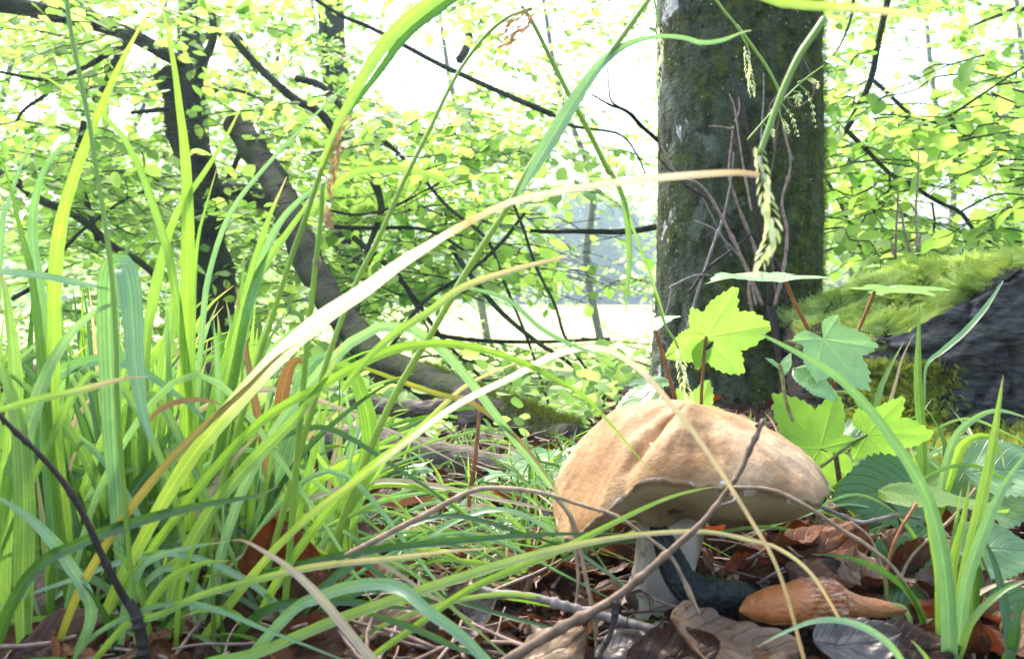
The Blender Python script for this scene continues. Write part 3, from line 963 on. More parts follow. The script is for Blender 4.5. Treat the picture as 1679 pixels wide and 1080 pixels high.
# grey trunk far behind, upper middle
td = Tree('beech_tree', 'pale grey trunk half hidden by leaves far behind the leaning trunk', GT, ground_at(545, 5.2))
limb_px(td, 'trunk', [(575, 620), (570, 400), (560, 220), (550, 120), (545, 60), (540, -60)], 5.2, 5.2, 26, 20, n=14)
limb_px(td, 'branch', [(515, -2), (560, 26), (600, 42), (640, 62), (700, 95), (760, 124), (840, 160), (905, 188)], 2.6, 2.5, 3, 5)
limb_px(td, 'branch', [(905, 188), (940, 207), (1015, 220), (1045, 255), (1058, 285)], 2.5, 2.5, 3, 1.5)
limb_px(td, 'branch', [(762, 48), (770, 62), (760, 90), (752, 100)], 4.6, 4.6, 6, 8)
td.fill(220, (420, -20, 820, 330), (3.2, 5.0), ls=0.055)
td.fill(150, (760, -20, 1080, 460), (2.6, 4.6), ls=0.05)
td.finish()

te = Tree('beech_tree', 'pale trunk beside the broken one, upper left, behind its leaves', GT, ground_at(318, 4.4))
limb_px(te, 'trunk', [(330, 600), (325, 350), (318, 150), (312, 60), (318, -60)], 4.4, 4.4, 24, 20, n=14)
limb_px(te, 'branch', [(335, 60), (390, 60), (420, 120)], 4.2, 3.6, 6, 3)
te.fill(280, (0, -20, 460, 420), (3.4, 5.2), ls=0.055)
te.fill(140, (0, 380, 700, 600), (3.2, 5.2), ls=0.05, tilt=0.35)
te.finish('beech_leaf_deep')

# young beech behind the big trunk on the right
tf_ = Tree('beech_tree', 'slender beech spreading dark twigs to the right of the mossy trunk', GT, ground_at(1275, 2.1))
limb_px(tf_, 'trunk', [(1275, 640), (1280, 420), (1310, 290), (1350, 245)], 2.1, 2.1, 10, 6, n=10)
limb_px(tf_, 'branch', [(1345, 250), (1385, 215), (1405, 180), (1428, 130), (1440, 70), (1458, -10)], 2.1, 2.0, 5, 5.5, n=8, seg=30)
limb_px(tf_, 'branch', [(1386, 212), (1420, 245), (1460, 285), (1500, 308), (1540, 332), (1575, 348), (1600, 380), (1650, 412), (1690, 425)], 2.1, 1.9, 4, 3, n=8, seg=36)
limb_px(tf_, 'branch', [(1432, 132), (1455, 152), (1490, 185), (1530, 200), (1562, 207), (1590, 230), (1620, 258), (1680, 262)], 2.0, 1.9, 3.5, 1.5)
limb_px(tf_, 'branch', [(1530, 200), (1560, 188), (1600, 162), (1640, 135), (1679, 110)], 1.95, 1.8, 2.5, 1.5)
limb_px(tf_, 'branch', [(1350, 288), (1375, 328), (1395, 372), (1408, 402), (1436, 432)], 2.1, 1.8, 3.5, 2)
limb_px(tf_, 'branch', [(1468, 290), (1455, 315), (1435, 330), (1410, 370)], 2.0, 1.9, 2, 1.5)
limb_px(tf_, 'branch', [(1528, 332), (1532, 360), (1530, 385), (1527, 400)], 2.0, 2.0, 2, 1.5)
limb_px(tf_, 'branch', [(1575, 347), (1610, 328), (1640, 318), (1690, 320)], 1.9, 1.8, 2, 1.2)
limb_px(tf_, 'branch', [(1400, -5), (1395, 30), (1380, 70), (1360, 100)], 2.2, 2.2, 3, 1)
tf_.fill(135, (1350, 100, 1679, 420), (1.7, 2.4), ls=0.05)
tf_.fill(14, (1600, 60, 1720, 330), (1.5, 2.0), ls=0.052)
tf_.finish()

tg = Tree('beech_tree', 'beech standing out past the stump with pale leaves in the sky gap', GT, ground_at(1980, 3.6))
limb_px(tg, 'trunk', [(1980, 640), (1970, 200), (1940, -100)], 3.6, 3.6, 40, 30, n=14)
limb_px(tg, 'branch', [(1960, 60), (1800, 40), (1679, 15), (1640, 25), (1600, 40)], 3.4, 3.0, 8, 2)
tg.fill(290, (1340, -20, 1720, 440), (2.8, 4.6), ls=0.055)
tg.finish()

# low leafy growth behind the log
up_, un_, us_ = [], [], []
for i in range(12500):
    d = 0.84 + 5.0 * random.random() ** 1.7
    px = random.uniform(-50, 1700)
    p = ground_at(px, d)
    h = random.random() ** 1.5 * 0.30
    if p.z > -0.015:
        continue
    h *= 0.25 + 0.75 * sm(0.02, 0.25, -p.z)
    if nz(p.x * 1.6, p.y * 1.6, 3) < -0.25:
        continue
    q = Vector((p.x, p.y, p.z + h)) - CAM
    dp = q.dot(FW)
    if hides_trunk(q.x / dp * F + 839.5, 540 - q.dot(UP) / dp * F, dp) and random.random() < 0.9:
        continue
    up_.append((p.x, p.y, p.z + h))
    un_.append((random.gauss(0, 0.8), random.gauss(0, 0.8), random.uniform(-0.2, 0.5)))
    us_.append(random.uniform(0.025, 0.055) * min(1.0, 0.15 + d / 2.6))
tv, tf, tuv = SMALL_LEAF
o = obj('undergrowth', scatter_mesh('undergrowth', tv[:, [0, 2, 1]], tf, tuv, np.array(up_), np.array(un_), np.array(us_), 'under_leaf'))
tag(o, label='low leafy green growth covering the bank behind the log', cat='undergrowth', kind='stuff')

# beeches farther along the edge of the meadow: trunk and loose pale crown
TINY_V = [(0, 0, 0), (0.33, 0.08, 0.45), (0, 0.0, 0.5), (-0.33, 0.08, 0.45), (0, -0.05, 1.0)]
TINY_F = [(0, 1, 2, 2), (0, 2, 3, 3), (1, 4, 2, 2), (2, 4, 3, 3)]
TINY_F = [(0, 1, 4, 2), (0, 2, 4, 3)]
TINY_UV = [(0.5, 0), (1, 0.45), (0.5, 0.5), (0, 0.45), (0.5, 1)]


def distant_tree(px, d, cy, rx, ry, n, label, mat='far_beech', ls=0.075):
    t = thing('beech_tree', ground_at(px, d), label, 'tree', 'beeches along the meadow edge')
    lo = Vector(t.location)
    s_ = random.choice((-1, 1)) * random.uniform(30, 80)
    v, f, uv = tube([p - lo for p in pix([(px, 560), (px + s_ * 0.35, 430), (px + s_ * 0.2, 300), (px + s_, 150), (px + s_ * 1.5, -40)], d, d)], [7 * d / F, 5 * d / F, 3 * d / F], 8, 30, 0.2)
    obj('trunk', mesh_of('trunk', v, f, 'bark_grey', uv), None).parent = t
    pos, ax, sc = [], [], []
    k = 0
    c = P(px, cy, d)
    tries = 0
    while len(pos) < n and tries < n * 4:
        tries += 1
        q = Vector((random.gauss(0, 0.5), random.gauss(0, 0.5), random.gauss(0, 0.5)))
        p = c + Vector((q.x * rx * d / F * 1.5, q.y * 1.6, q.z * ry * d / F * 1.5))
        if nz(p.x * 1.6 + px, p.y * 1.2, p.z * 2.6) < -0.12:
            continue
        r_ = p - CAM
        dp = r_.dot(FW)
        qx, qy = r_.dot(RT) / dp * F + 839.5, 540 - r_.dot(UP) / dp * F
        if in_gap(qx, qy) and random.random() < 0.8:
            continue
        pos.append(p - lo)
        a = random.uniform(0, 2 * math.pi)
        ax.append((math.cos(a), math.sin(a), random.gauss(-0.2, 0.35)))
        sc.append(ls * random.uniform(0.7, 1.25))
    xa = np.array([(random.gauss(0, 1), random.gauss(0, 1), random.gauss(0, 0.35)) for _ in pos])
    o = obj('crown', scatter_mesh('crown', TINY_V, TINY_F, TINY_UV, np.array(pos), np.array(ax), np.array(sc), mat, xax=xa), None)
    o.parent = t
    o['kind'] = 'stuff'


for px, d, cy, rx, ry, n, lb in [
        (-60, 7.0, 260, 260, 300, 6200, 'pale far beech at the far left behind the thick bough'),
        (170, 8.5, 240, 260, 300, 6200, 'pale far beech standing behind the upright culm at left'),
        (400, 7.5, 260, 260, 320, 6600, 'pale far beech seen between the two dark left trunks'),
        (600, 9.5, 330, 230, 240, 5200, 'pale far beech behind the stem with the rusty ear'),
        (800, 10.5, 300, 220, 220, 2600, 'faint far beech in the bright opening left of the trunk'),
        (985, 9.0, 240, 190, 300, 5000, 'pale far beech close to the left edge of the big trunk'),
        (1420, 8.0, 300, 200, 260, 5600, 'pale far beech just right of the big trunk'),
        (1570, 10.0, 320, 220, 220, 5000, 'faint far beech above the mossy stump'),
        (1720, 7.5, 250, 220, 300, 5600, 'pale far beech at the right edge over the stump')]:
    distant_tree(px, d, cy, rx, ry, n, lb)

# ------------------------------------------------------------------ the big mossy beech trunk
TD = 1.32


def trunk_mesh():
    n, m = 120, 170
    v, uv = [], []
    b = ground_at(1203, TD)
    top = P(1210, -190, TD)
    for j in range(m):
        a = j / (m - 1)
        zz = -0.05 + a * (top.z - b.z + 0.05)
        cx = 0.004 * math.sin(a * 5) + 0.004 * a
        r = 0.132 + 0.010 * math.exp(-max(0.0, zz) / 0.05) - 0.004 * a
        for i in range(n):
            an = 2 * math.pi * i / n
            x, y = math.cos(an), math.sin(an)
            rr = r * (1 + 0.025 * nz(x * 1.4, y * 1.4, zz * 4) + 0.016 * nz(x * 5, y * 5, zz * 22) + 0.012 * nz(x * 14, y * 14, zz * 70))
            if zz < 0.10:
                rr *= 1 + 0.04 * (0.10 - zz) / 0.10 * math.sin(an * 4 + 1.0)
            v.append((cx + x * rr, y * rr, zz))
            uv.append((i / n, a))
    return mesh_of('trunk', v, grid_faces(n, m, True), 'beech_trunk', uv), b, v, n, m


me, tb_, tvv, tn, tm = trunk_mesh()
big = thing('beech_tree', tb_, 'thick upright beech trunk coated in dark moss and white lichen', 'tree')
obj('trunk', me, None).parent = big
# moss pile on the bark
pos, zx, sc = [], [], []
while len(pos) < 16000:
    j = random.randrange(4, tm - 2); i = random.randrange(tn)
    p = Vector(tvv[j * tn + i])
    if p.y > 0.06:
        continue
    q = nz(p.x * 11, p.y * 11, p.z * 8) + 0.55 * p.x / 0.13 + 0.18
    if q < random.uniform(-0.1, 0.25):
        continue
    nr = Vector((p.x, p.y, 0)).normalized()
    pos.append(p + Vector((random.uniform(-1, 1) * 0.004, random.uniform(-1, 1) * 0.004, random.uniform(-1, 1) * 0.006)) * 1.0)
    zx.append(nr + Vector((random.gauss(0, 0.5), random.gauss(0, 0.4), random.gauss(-0.35, 0.4))))
    sc.append(random.uniform(0.005, 0.010))
o = obj('moss', scatter_mesh('moss', *MOSS_S, np.array(pos), np.array(zx), np.array(sc), 'moss_deep'), None)
o.parent = big
o['kind'] = 'stuff'
limb_v = tube(pix([(1075, 372), (1045, 378), (1000, 380), (950, 379), (905, 380), (870, 378)], 1.35, 1.3), [0.0055, 0.0045, 0.003], 8, 24, 0.25)
me = mesh_of('branch', *limb_v[:2], 'bark_dark', limb_v[2])
o = obj('branch', me, big)
limb_v = tube(pix([(1080, 232), (1050, 205), (1035, 188), (1018, 178), (1000, 172), (970, 155)], 1.32, 1.25), [0.0035, 0.003, 0.0012], 8, 24, 0.2)
obj('branch', mesh_of('branch', *limb_v[:2], 'bark_dark', limb_v[2]), big)
limb_v = tube(pix([(1018, 178), (1002, 165), (998, 140), (996, 110)], 1.26, 1.25), [0.0018, 0.0008], 6, 12, 0.2)
obj('branch', mesh_of('branch', *limb_v[:2], 'bark_dark', limb_v[2]), big)

# dry shoots of a shrub standing against the trunk
SHOOTS = [
    ([(1235, 520), (1228, 470), (1240, 420), (1215, 350), (1196, 290), (1200, 230), (1202, 207)], 5, 'twig_reddish'),
    ([(1202, 212), (1180, 208), (1162, 207)], 3, 'twig_reddish'),
    ([(1262, 500), (1258, 440), (1238, 330), (1232, 250), (1215, 160), (1198, 110), (1181, 38)], 5, 'twig_dark'),
    ([(1250, 500), (1215, 420), (1180, 350), (1150, 305), (1110, 285), (1085, 240)], 5, 'twig_reddish'),
    ([(1270, 500), (1285, 440), (1290, 380), (1282, 330), (1296, 270), (1284, 205)], 5, 'twig_reddish'),
    ([(1284, 210), (1292, 240), (1300, 262)], 4, 'twig_grey'),
    ([(1275, 500), (1262, 400), (1258, 330), (1270, 250), (1278, 190), (1300, 110), (1306, 85)], 3, 'twig_brown'),
    ([(1122, 560), (1135, 510), (1150, 460), (1170, 400), (1185, 360), (1198, 300), (1203, 250)], 4.5, 'twig_grey'),
    ([(1290, 500), (1278, 440), (1240, 390), (1190, 350), (1150, 320), (1120, 300), (1085, 265), (1080, 250)], 5, 'twig_dark'),
    ([(1200, 420), (1180, 380), (1155, 330), (1140, 310)], 3, 'twig_grey'),
    ([(1130, 480), (1160, 440), (1200, 410), (1230, 385), (1262, 345)], 4, 'twig_dark'),
    ([(1240, 500), (1225, 440), (1190, 395), (1170, 375), (1140, 362)], 3, 'twig_grey'),
    ([(1250, 300), (1248, 230), (1252, 160), (1252, 120)], 3.5, 'twig_grey'),
    ([(1232, 345), (1215, 250), (1205, 180), (1196, 155)], 3.5, 'twig_reddish'),
    ([(1205, 200), (1212, 180), (1211, 160)], 3, 'twig_reddish'),
    ([(1270, 245), (1268, 200), (1262, 175), (1284, 150), (1300, 175), (1330, 160), (1332, 130), (1310, 80)], 2.5, 'twig_reddish'),
    ([(1100, 470), (1130, 455), (1155, 450), (1175, 455)], 3, 'twig_grey'),
    ([(1075, 560), (1090, 520), (1100, 480), (1098, 470)], 3, 'twig_grey'),
    ([(1080, 690), (1085, 640), (1098, 580), (1075, 540), (1070, 500)], 4, 'twig_grey'),
]
sh = thing('dry_shrub', ground_at(1255, 1.16), 'bundle of thin leafless shoots leaning against the mossy trunk', 'shrub')
for pts, wpx, mt in SHOOTS:
    d = random.uniform(1.13, 1.175)
    v, f, uv = tube(pix(pts, d - 0.01, d), [wpx * 0.6 * d / F, wpx * 0.5 * d / F, wpx * 0.32 * d / F], 7, 8 * len(pts), 0.15, knots=len(pts))
    obj('shoot', mesh_of('shoot', v, f, mt, uv), sh)
v, f, uv = tube(pix([(1262, 500), (1275, 560), (1290, 640)], 1.16, 1.15), [0.006, 0.009], 8, 12, 0.2)
obj('root_stock', mesh_of('root_stock', v, f, 'twig_dark', uv), sh)

# ------------------------------------------------------------------ stump with moss
SPX, SD = 1610, 1.13
sb = ground_at(SPX, SD)


def rim_h(an):
    """height of the broken rim round the stump (an from +x, counterclockwise seen from above)"""
    x, y = math.cos(an), math.sin(an)
    dg = math.degrees(an) % 360
    return 0.065 * sm(216, 256, dg) * sm(350, 300, dg) + 0.150 + 0.022 * x + 0.018 * y + 0.012 * nz(x * 1.6, y * 1.6, 8) + 0.010 * nz(x * 7, y * 7, 3) + 0.006 * nz(x * 22, y * 22, 3) + 0.035 * sm(0.15, 0.6, x) * sm(0.2, -0.3, y)


def stump_r(an, z):
    x, y = math.cos(an), math.sin(an)
    r = 0.262 * (1 + 0.05 * nz(x * 1.3, y * 1.3, 2.0) + 0.10 * max(0, -z * 6 + 0.4) * (0.5 + 0.5 * math.sin(5 * an)))
    r += 0.012 * nz(x * 3, y * 3, z * 26) + 0.008 * nz(x * 8, y * 8, z * 70) + 0.005 * nz(x * 22, y * 22, z * 170)
    r -= 0.016 * max(0.0, 1 - abs(nz(x * 4.5, y * 4.5, z * 11 + 4)) / 0.07)
    return r


def stump_mesh():
    n, m, k = 260, 60, 14
    v, uv = [], []
    for j in range(m):
        a = j / (m - 1)
        for i in range(n):
            an = 2 * math.pi * i / n
            z = -0.03 + a * (rim_h(an) + 0.03)
            r = stump_r(an, z)
            v.append((math.cos(an) * r, math.sin(an) * r, z))
            uv.append((i / n, a))
    for j in range(1, k):
        a = 1 - j / (k - 1)
        for i in range(n):
            an = 2 * math.pi * i / n
            r = stump_r(an, rim_h(an)) * a
            v.append((math.cos(an) * r, math.sin(an) * r, top_z(math.cos(an) * r, math.sin(an) * r) - (0.012 if a < 1 else 0)))
            uv.append((i / n, 1))
    return mesh_of('wood', v, grid_faces(n, m + k - 1, True), 'stump_wood', uv)


def top_z(x, y):
    r = math.hypot(x, y)
    an = math.atan2(y, x)
    h = rim_h(an)
    e = 1 - sm(0.0, 0.26, r)
    return h * (1 - e) + e * 0.185 + 0.024 * nz(x * 12, y * 12, 1) * sm(0.27, 0.2, r) + 0.022 * sm(0.26, 0.12, r)


stump = thing('tree_stump', sb, 'low dark rotten stump topped with bright yellow-green moss', 'stump')
obj('wood', stump_mesh(), None).parent = stump
# torn sapwood plate on its left corner
v, uv = [], []
for j in range(14):
    for i in range(10):
        an = math.radians(172 + i * 2.6)
        z = 0.02 + j * 0.0085
        r = stump_r(an, z) + 0.004 + 0.003 * nz(i * 0.8, j * 0.3)
        if i in (0, 9) or j in (0, 13):
            r -= 0.006
        v.append((math.cos(an) * r, math.sin(an) * r, z + 0.008 * nz(i * 0.7, 3) * (j / 13)))
        uv.append((i / 9, j / 13))
obj('torn_sapwood', mesh_of('torn_sapwood', v, grid_faces(10, 14), 'stump_sapwood', uv), None).parent = stump
pos, zx, sc, rr_ = [], [], [], []
while len(pos) < 7500:
    x, y = random.uniform(-0.29, 0.29), random.uniform(-0.29, 0.29)
    r = math.hypot(x, y)
    an = math.atan2(y, x)
    R_ = stump_r(an, rim_h(an))
    if r > R_ + 0.012:
        continue
    if x > 0.03 and y < -0.6 * x - 0.10 and random.random() < 0.97:
        continue
    dg = math.degrees(an) % 360
    if 226 < dg < 345 and r > R_ - 0.05:
        continue
    cl = nz(x * 16, y * 16, 7)
    if r > R_ - 0.012 and y < 0 and cl < 0.12:
        continue
    if cl < -0.32 and random.random() < 0.8:
        continue
    z = top_z(x, y) if r < R_ else rim_h(an) - (r - R_) * 1.6
    pos.append((x, y, z - 0.004 + random.random() * 0.006))
    fa = 7 * nz(x * 9 + 3, y * 9, 2)
    zx.append((math.cos(fa) + random.gauss(0, 0.3), math.sin(fa) - 0.5 + random.gauss(0, 0.3), random.uniform(-0.1, 0.55)))
    sc.append(random.uniform(0.018, 0.036))
    rr_.append(0.40 + 0.75 * cl + 0.35 * nz(x * 40, y * 40, 5) + random.uniform(-0.12, 0.12))
o = obj('moss', scatter_mesh('moss', *MOSS, np.array(pos), np.array(zx), np.array(sc), 'moss_bright', r=np.clip(np.array(rr_), 0.02, 0.95)), None)
o.parent = stump
o['kind'] = 'stuff'
# darker moss cushion hanging on its front and foot
pos, zx, sc = [], [], []
for k in range(5200):
    an = math.radians(random.gauss(221, 6)) if k < 3600 else math.radians(random.uniform(200, 285))
    z = 0.085 * random.random() ** 0.9 if k < 3600 else 0.02 * random.random()
    bul = 0.035 * (1 - z / 0.12) * max(0, 1 - ((math.degrees(an) - 221) / 11) ** 2)
    r = stump_r(an, z) + bul * random.random() + (0.04 * random.random() if k >= 3600 else 0)
    pos.append((math.cos(an) * r, math.sin(an) * r, z))
    zx.append((math.cos(an) + random.gauss(0, 0.5), math.sin(an) + random.gauss(0, 0.5), random.gauss(0.3, 0.5)))
    sc.append(random.uniform(0.008, 0.017))
o = obj('moss_cushion', scatter_mesh('moss_cushion', *MOSS, np.array(pos), np.array(zx), np.array(sc), 'moss_green'), None)
o.parent = stump
o['kind'] = 'stuff'
# thin dry sprouts standing on the stump
for pts in ([(1468, 425), (1470, 370), (1472, 330), (1473, 308)], [(1492, 412), (1482, 375), (1478, 345), (1465, 320)], [(1505, 410), (1502, 345), (1505, 290), (1506, 240)],
            [(1465, 418), (1462, 395)], [(1500, 345), (1494, 335)], [(1506, 400), (1510, 385)]):
    v, f, uv = tube(pix(pts, 1.14, 1.14), [0.0022, 0.0016, 0.001], 6, 16, 0.1, knots=3)
    obj('sprout', mesh_of('sprout', v, f, 'twig_reddish', uv), stump)
# ground moss in front of the stump
pos, zx, sc = [], [], []
for k in range(4200):
    px, d = random.uniform(1440, 1720), random.uniform(0.66, 0.98)
    p = ground_at(px, d)
    h = 0.018 * max(0, nz(p.x * 14, p.y * 14, 5) + 0.5)
    pos.append((p.x, p.y, p.z + h))
    zx.append((random.gauss(0, 0.7), random.gauss(-0.3, 0.6), random.uniform(0.3, 1)))
    sc.append(random.uniform(0.010, 0.02))
o = obj('ground_moss', scatter_mesh('ground_moss', *MOSS, np.array(pos), np.array(zx), np.array(sc), 'moss_green'))
tag(o, label='feathery green moss spreading over the ground before the stump', cat='moss', kind='stuff')

# moss sleeve on the lower end of the leaning trunk
c = spline([tuple(p) for p in pix([(690, 622, 1.59), (760, 652, 1.40), (840, 684, 1.21), (905, 710, 1.07), (950, 728, 0.98)], 1)], 60)
pos, zx, sc = [], [], []
for k in range(9000):
    i = random.randrange(59)
    p = c[i] + (c[i + 1] - c[i]) * random.random()
    a = random.uniform(0, math.pi * 2)
    r = 0.031 - 0.008 * i / 59
    nr = np.array([0.15, -math.cos(a), math.sin(a)])
    if math.sin(a) < -0.3:
        continue
    pos.append(p + nr * r * 0.97)
    zx.append(nr + rng.normal(size=3) * 0.45)
    sc.append(random.uniform(0.007, 0.016))
o = obj('moss', scatter_mesh('moss', *MOSS_S, np.array(pos) - np.array(tc_.t.location), np.array(zx), np.array(sc), 'moss_log'), None)
o.parent = tc_.t
o['kind'] = 'stuff'

# ------------------------------------------------------------------ logs and broken wood
def log(name, pts, d0, d1, r, label, mat='log_wood', wob=0.2, cat='log', flat=1.0, group=None):
    p3 = pix(pts, d0, d1)
    lo = Vector(p3[0])
    t = thing(name, lo, label, cat, group)
    v, f, uv = tube([p - lo for p in p3], r, 22, 60, wob, flat=flat)
    # fibres: fine ridges along the length
    vv = np.array(v)
    o = obj('wood', mesh_of('wood', vv, f, mat, uv), None)
    o.parent = t
    return t


lg = log('fallen_log', [(480, 722), (560, 726), (640, 738), (740, 756), (850, 777), (960, 795)], 0.80, 0.74, [0.017, 0.019, 0.018, 0.016, 0.014],
         'barkless grey-brown fallen log lying just left of the mushroom', wob=0.16)
v, f, uv = tube([p - Vector(lg.location) for p in pix([(640, 735), (655, 722), (668, 712)], 0.77, 0.76)], [0.006, 0.003], 8, 8, 0.3)
obj('branch_stub', mesh_of('branch_stub', v, f, 'log_wood', uv), None).parent = lg
log('broken_branch', [(560, 655), (640, 668), (700, 670), (755, 664), (775, 690)], 1.0, 0.96, [0.008, 0.011, 0.010, 0.010, 0.016],
    'short broken grey branch piece lying behind the fallen log', wob=0.3)
log('fallen_log', [(-60, 612), (60, 618), (140, 640), (240, 642), (330, 600), (380, 585)], 1.15, 1.3, [0.016, 0.018, 0.015, 0.013, 0.010],
    'weathered log half hidden behind the tall grass on the left', wob=0.25)
log('fallen_branch', [(0, 672), (90, 690), (180, 690), (270, 700), (350, 690)], 1.0, 1.05, [0.012, 0.013, 0.011, 0.008],
    'dark fallen branch lying in front of the left weathered log', mat='stump_wood', wob=0.3)
log('bark_slab', [(600, 800), (680, 798), (760, 812), (840, 812), (900, 800)], 0.70, 0.66, [0.006, 0.010, 0.011, 0.007],
    'flat brown strip of bark lying in front of the fallen log', wob=0.3, cat='bark', flat=0.5)

# ------------------------------------------------------------------ the mushroom
MD = 0.44
mc = P(1130, 770, MD)
mg = gh(mc.x, mc.y)
mush = thing('mushroom', Vector((mc.x, mc.y, mg)), 'large tan-capped bolete mushroom growing in brown leaf litter', 'mushroom')
TILT = Matrix.Rotation(math.radians(-4.5), 3, 'X') @ Matrix.Rotation(math.radians(2.5), 3, 'Y')   # front rim lifted, right side a little lower


def cap_R(th):
    x, y = math.cos(th), math.sin(th)
    R_ = 0.0735 * (1 + 0.035 * nz(x * 1.2 + 3, y * 1.2, 0) + 0.012 * nz(x * 5, y * 5, 1))
    g = th - math.radians(232)
    R_ *= 1 - 0.05 * sm(0.6, 1.0, x)
    R_ *= 1 - 0.05 * math.exp(-(g / 0.09) ** 2)                 # notch where the two lobes meet
    return R_


def cap_shift(x, y, rr, th):
    """droop of the left lobe and the crease beside it"""
    z = -0.030 * sm(-0.034, -0.072, x) * (0.35 + 0.65 * sm(0.03, -0.03, y))
    z += 0.004 * math.sin(3 * th + 0.6) * rr ** 3 + 0.0016 * nz(math.cos(th) * 9, math.sin(th) * 9, 4) * rr ** 6
    return z


def crease(th, rr):
    g = th - math.radians(232) - 0.30 * (1 - rr)
    c1 = -0.009 * math.exp(-(g / 0.09) ** 2) + 0.005 * math.exp(-((g - 0.26) / 0.18) ** 2) + 0.003 * math.exp(-((g + 0.24) / 0.15) ** 2)
    c1 += -0.0060 * sm(0.05, -0.10, g) * sm(-0.75, -0.30, g)
    g2 = th - math.radians(205) - 0.5 * (1 - rr)
    c1 += -0.0025 * math.exp(-(g2 / 0.16) ** 2)
    return c1 * sm(0.12, 0.6, rr) * (1 - 0.75 * sm(0.78, 1.0, rr))


def cap_pt(th, rr, top):
    R_ = cap_R(th)
    x, y = math.cos(th) * R_ * rr, math.sin(th) * R_ * rr
    if top:
        z = 0.037 * (1 - rr ** (2.3 - 0.7 * sm(0.0, 0.9, math.cos(th)))) ** 0.72 + (0.0006 + 0.0010 * rr ** 3) * nz(x * 150, y * 150, 2) + 0.0012 * nz(x * 70, y * 70, 2) + 0.0026 * nz(x * 28, y * 28, 7) + crease(th, rr) + 0.0010 * sm(0.55, 0.95, rr) * nz(math.cos(th) * 13, math.sin(th) * 13, rr * 5) + 0.0007 * sm(0.4, 0.9, rr) * nz(math.cos(th) * 34, math.sin(th) * 34, rr * 11)
    else:
        z = -0.021 * (1 - rr ** 3.2) ** 0.75 - 0.0022 + 0.0012 * nz(x * 60, y * 60, 5) + 0.5 * crease(th, rr)
    z += cap_shift(x, y, rr, th)
    
    return TILT @ Vector((x, y, z))


def cap_surface(top, n=260, m=60):
    v, uv = [], []
    for j in range(m):
        rr = (j / (m - 1)) ** 0.75 * (1.0 if top else 0.992)
        for i in range(n):
            th = 2 * math.pi * i / n
            v.append(cap_pt(th, max(rr, 0.002), top))
            uv.append((i / n, rr))
    return v, grid_faces(n, m, True), uv


off = mc - Vector(mush.location)
for nm, top, mt in (('cap', True, 'cap_skin'), ('pore_layer', False, 'pores')):
    v, f, uv = cap_surface(top)
    if not top:
        f = f[:, ::-1].copy()
    o = obj(nm, mesh_of(nm, v, f, mt, uv), None)
    o.parent = mush
    o.location = off
# margin: the skin lip rolled under, torn and pale in places
n = 420
v, uv = [], []
for i in range(n):
    th = 2 * math.pi * i / n
    a = cap_pt(th, 1.0, True)
    cdir = Vector((math.cos(th), math.sin(th), 0))
    rag = 0.0010 + 0.0014 * max(0, nz(math.cos(th) * 16, math.sin(th) * 16, 3)) + 0.001 * nz(math.cos(th) * 50, math.sin(th) * 50, 3)
    e = cap_pt(th, 0.975, False)
    v += [a + Vector((0, 0, 0.0005)), a + cdir * 0.0010 - Vector((0, 0, rag)), a - cdir * 0.001 - Vector((0, 0, rag + 0.0006)), e]
    uv += [(i / n, 0), (i / n, 0.4), (i / n, 0.6), (i / n, 1)]
f = []
for i in range(n):
    k = (i + 1) % n
    for q in range(3):
        f.append((i * 4 + q, k * 4 + q, k * 4 + q + 1, i * 4 + q + 1))
o = obj('cap_rim', mesh_of('cap_rim', v, np.array(f), 'rim_flesh', uv), None)
o.parent = mush
o.location = off
# ragged flaps of torn tubes under the right side
for k in range(4):
    px, py = (1285 + k * 9, 788 + k * 3)
    a = P(px, py, MD - 0.035 + 0.012 * k)
    pts = [a + Vector((0, 0, 0.006)), a + Vector((0.002, 0, -0.003)), a + Vector((0.004 + 0.002 * k, -0.002, -0.010 - 0.002 * k))]
    v, f, uv = ribbon([p - Vector(mush.location) for p in pts], 0.007, (0.2, 0.5), 0.2, 10)
    obj('torn_tube', mesh_of('torn_tube', v, f, 'pores', uv), None).parent = mush
# stem
m, n = 60, 48
v, uv = [], []
base = Vector((P(1068, 1020, MD).x - mush.location.x, 0.0, -0.006))
topp = Vector((P(1100, 850, MD).x - mush.location.x, 0.004, off.z - 0.012))
for j in range(m):
    a = j / (m - 1)
    c = base.lerp(topp, a) + Vector((0.004 * math.sin(a * 3.1), 0, 0))
    r = 0.0175 + 0.004 * a + 0.006 * sm(0.75, 1.0, a) - 0.002 * math.sin(a * 3.1) + 0.003 * sm(0.25, 0.0, a)
    for i in range(n):
        an = 2 * math.pi * i / n
        rr = r * (1 + 0.06 * nz(math.cos(an), math.sin(an), a * 2) + 0.02 * nz(math.cos(an) * 5, math.sin(an) * 5, a * 4))
        v.append(c + Vector((math.cos(an) * rr, math.sin(an) * rr, 0)))
        uv.append((i / n, a))
obj('stem', mesh_of('stem', v, grid_faces(n, m, True), 'mushroom_stem', uv), None).parent = mush


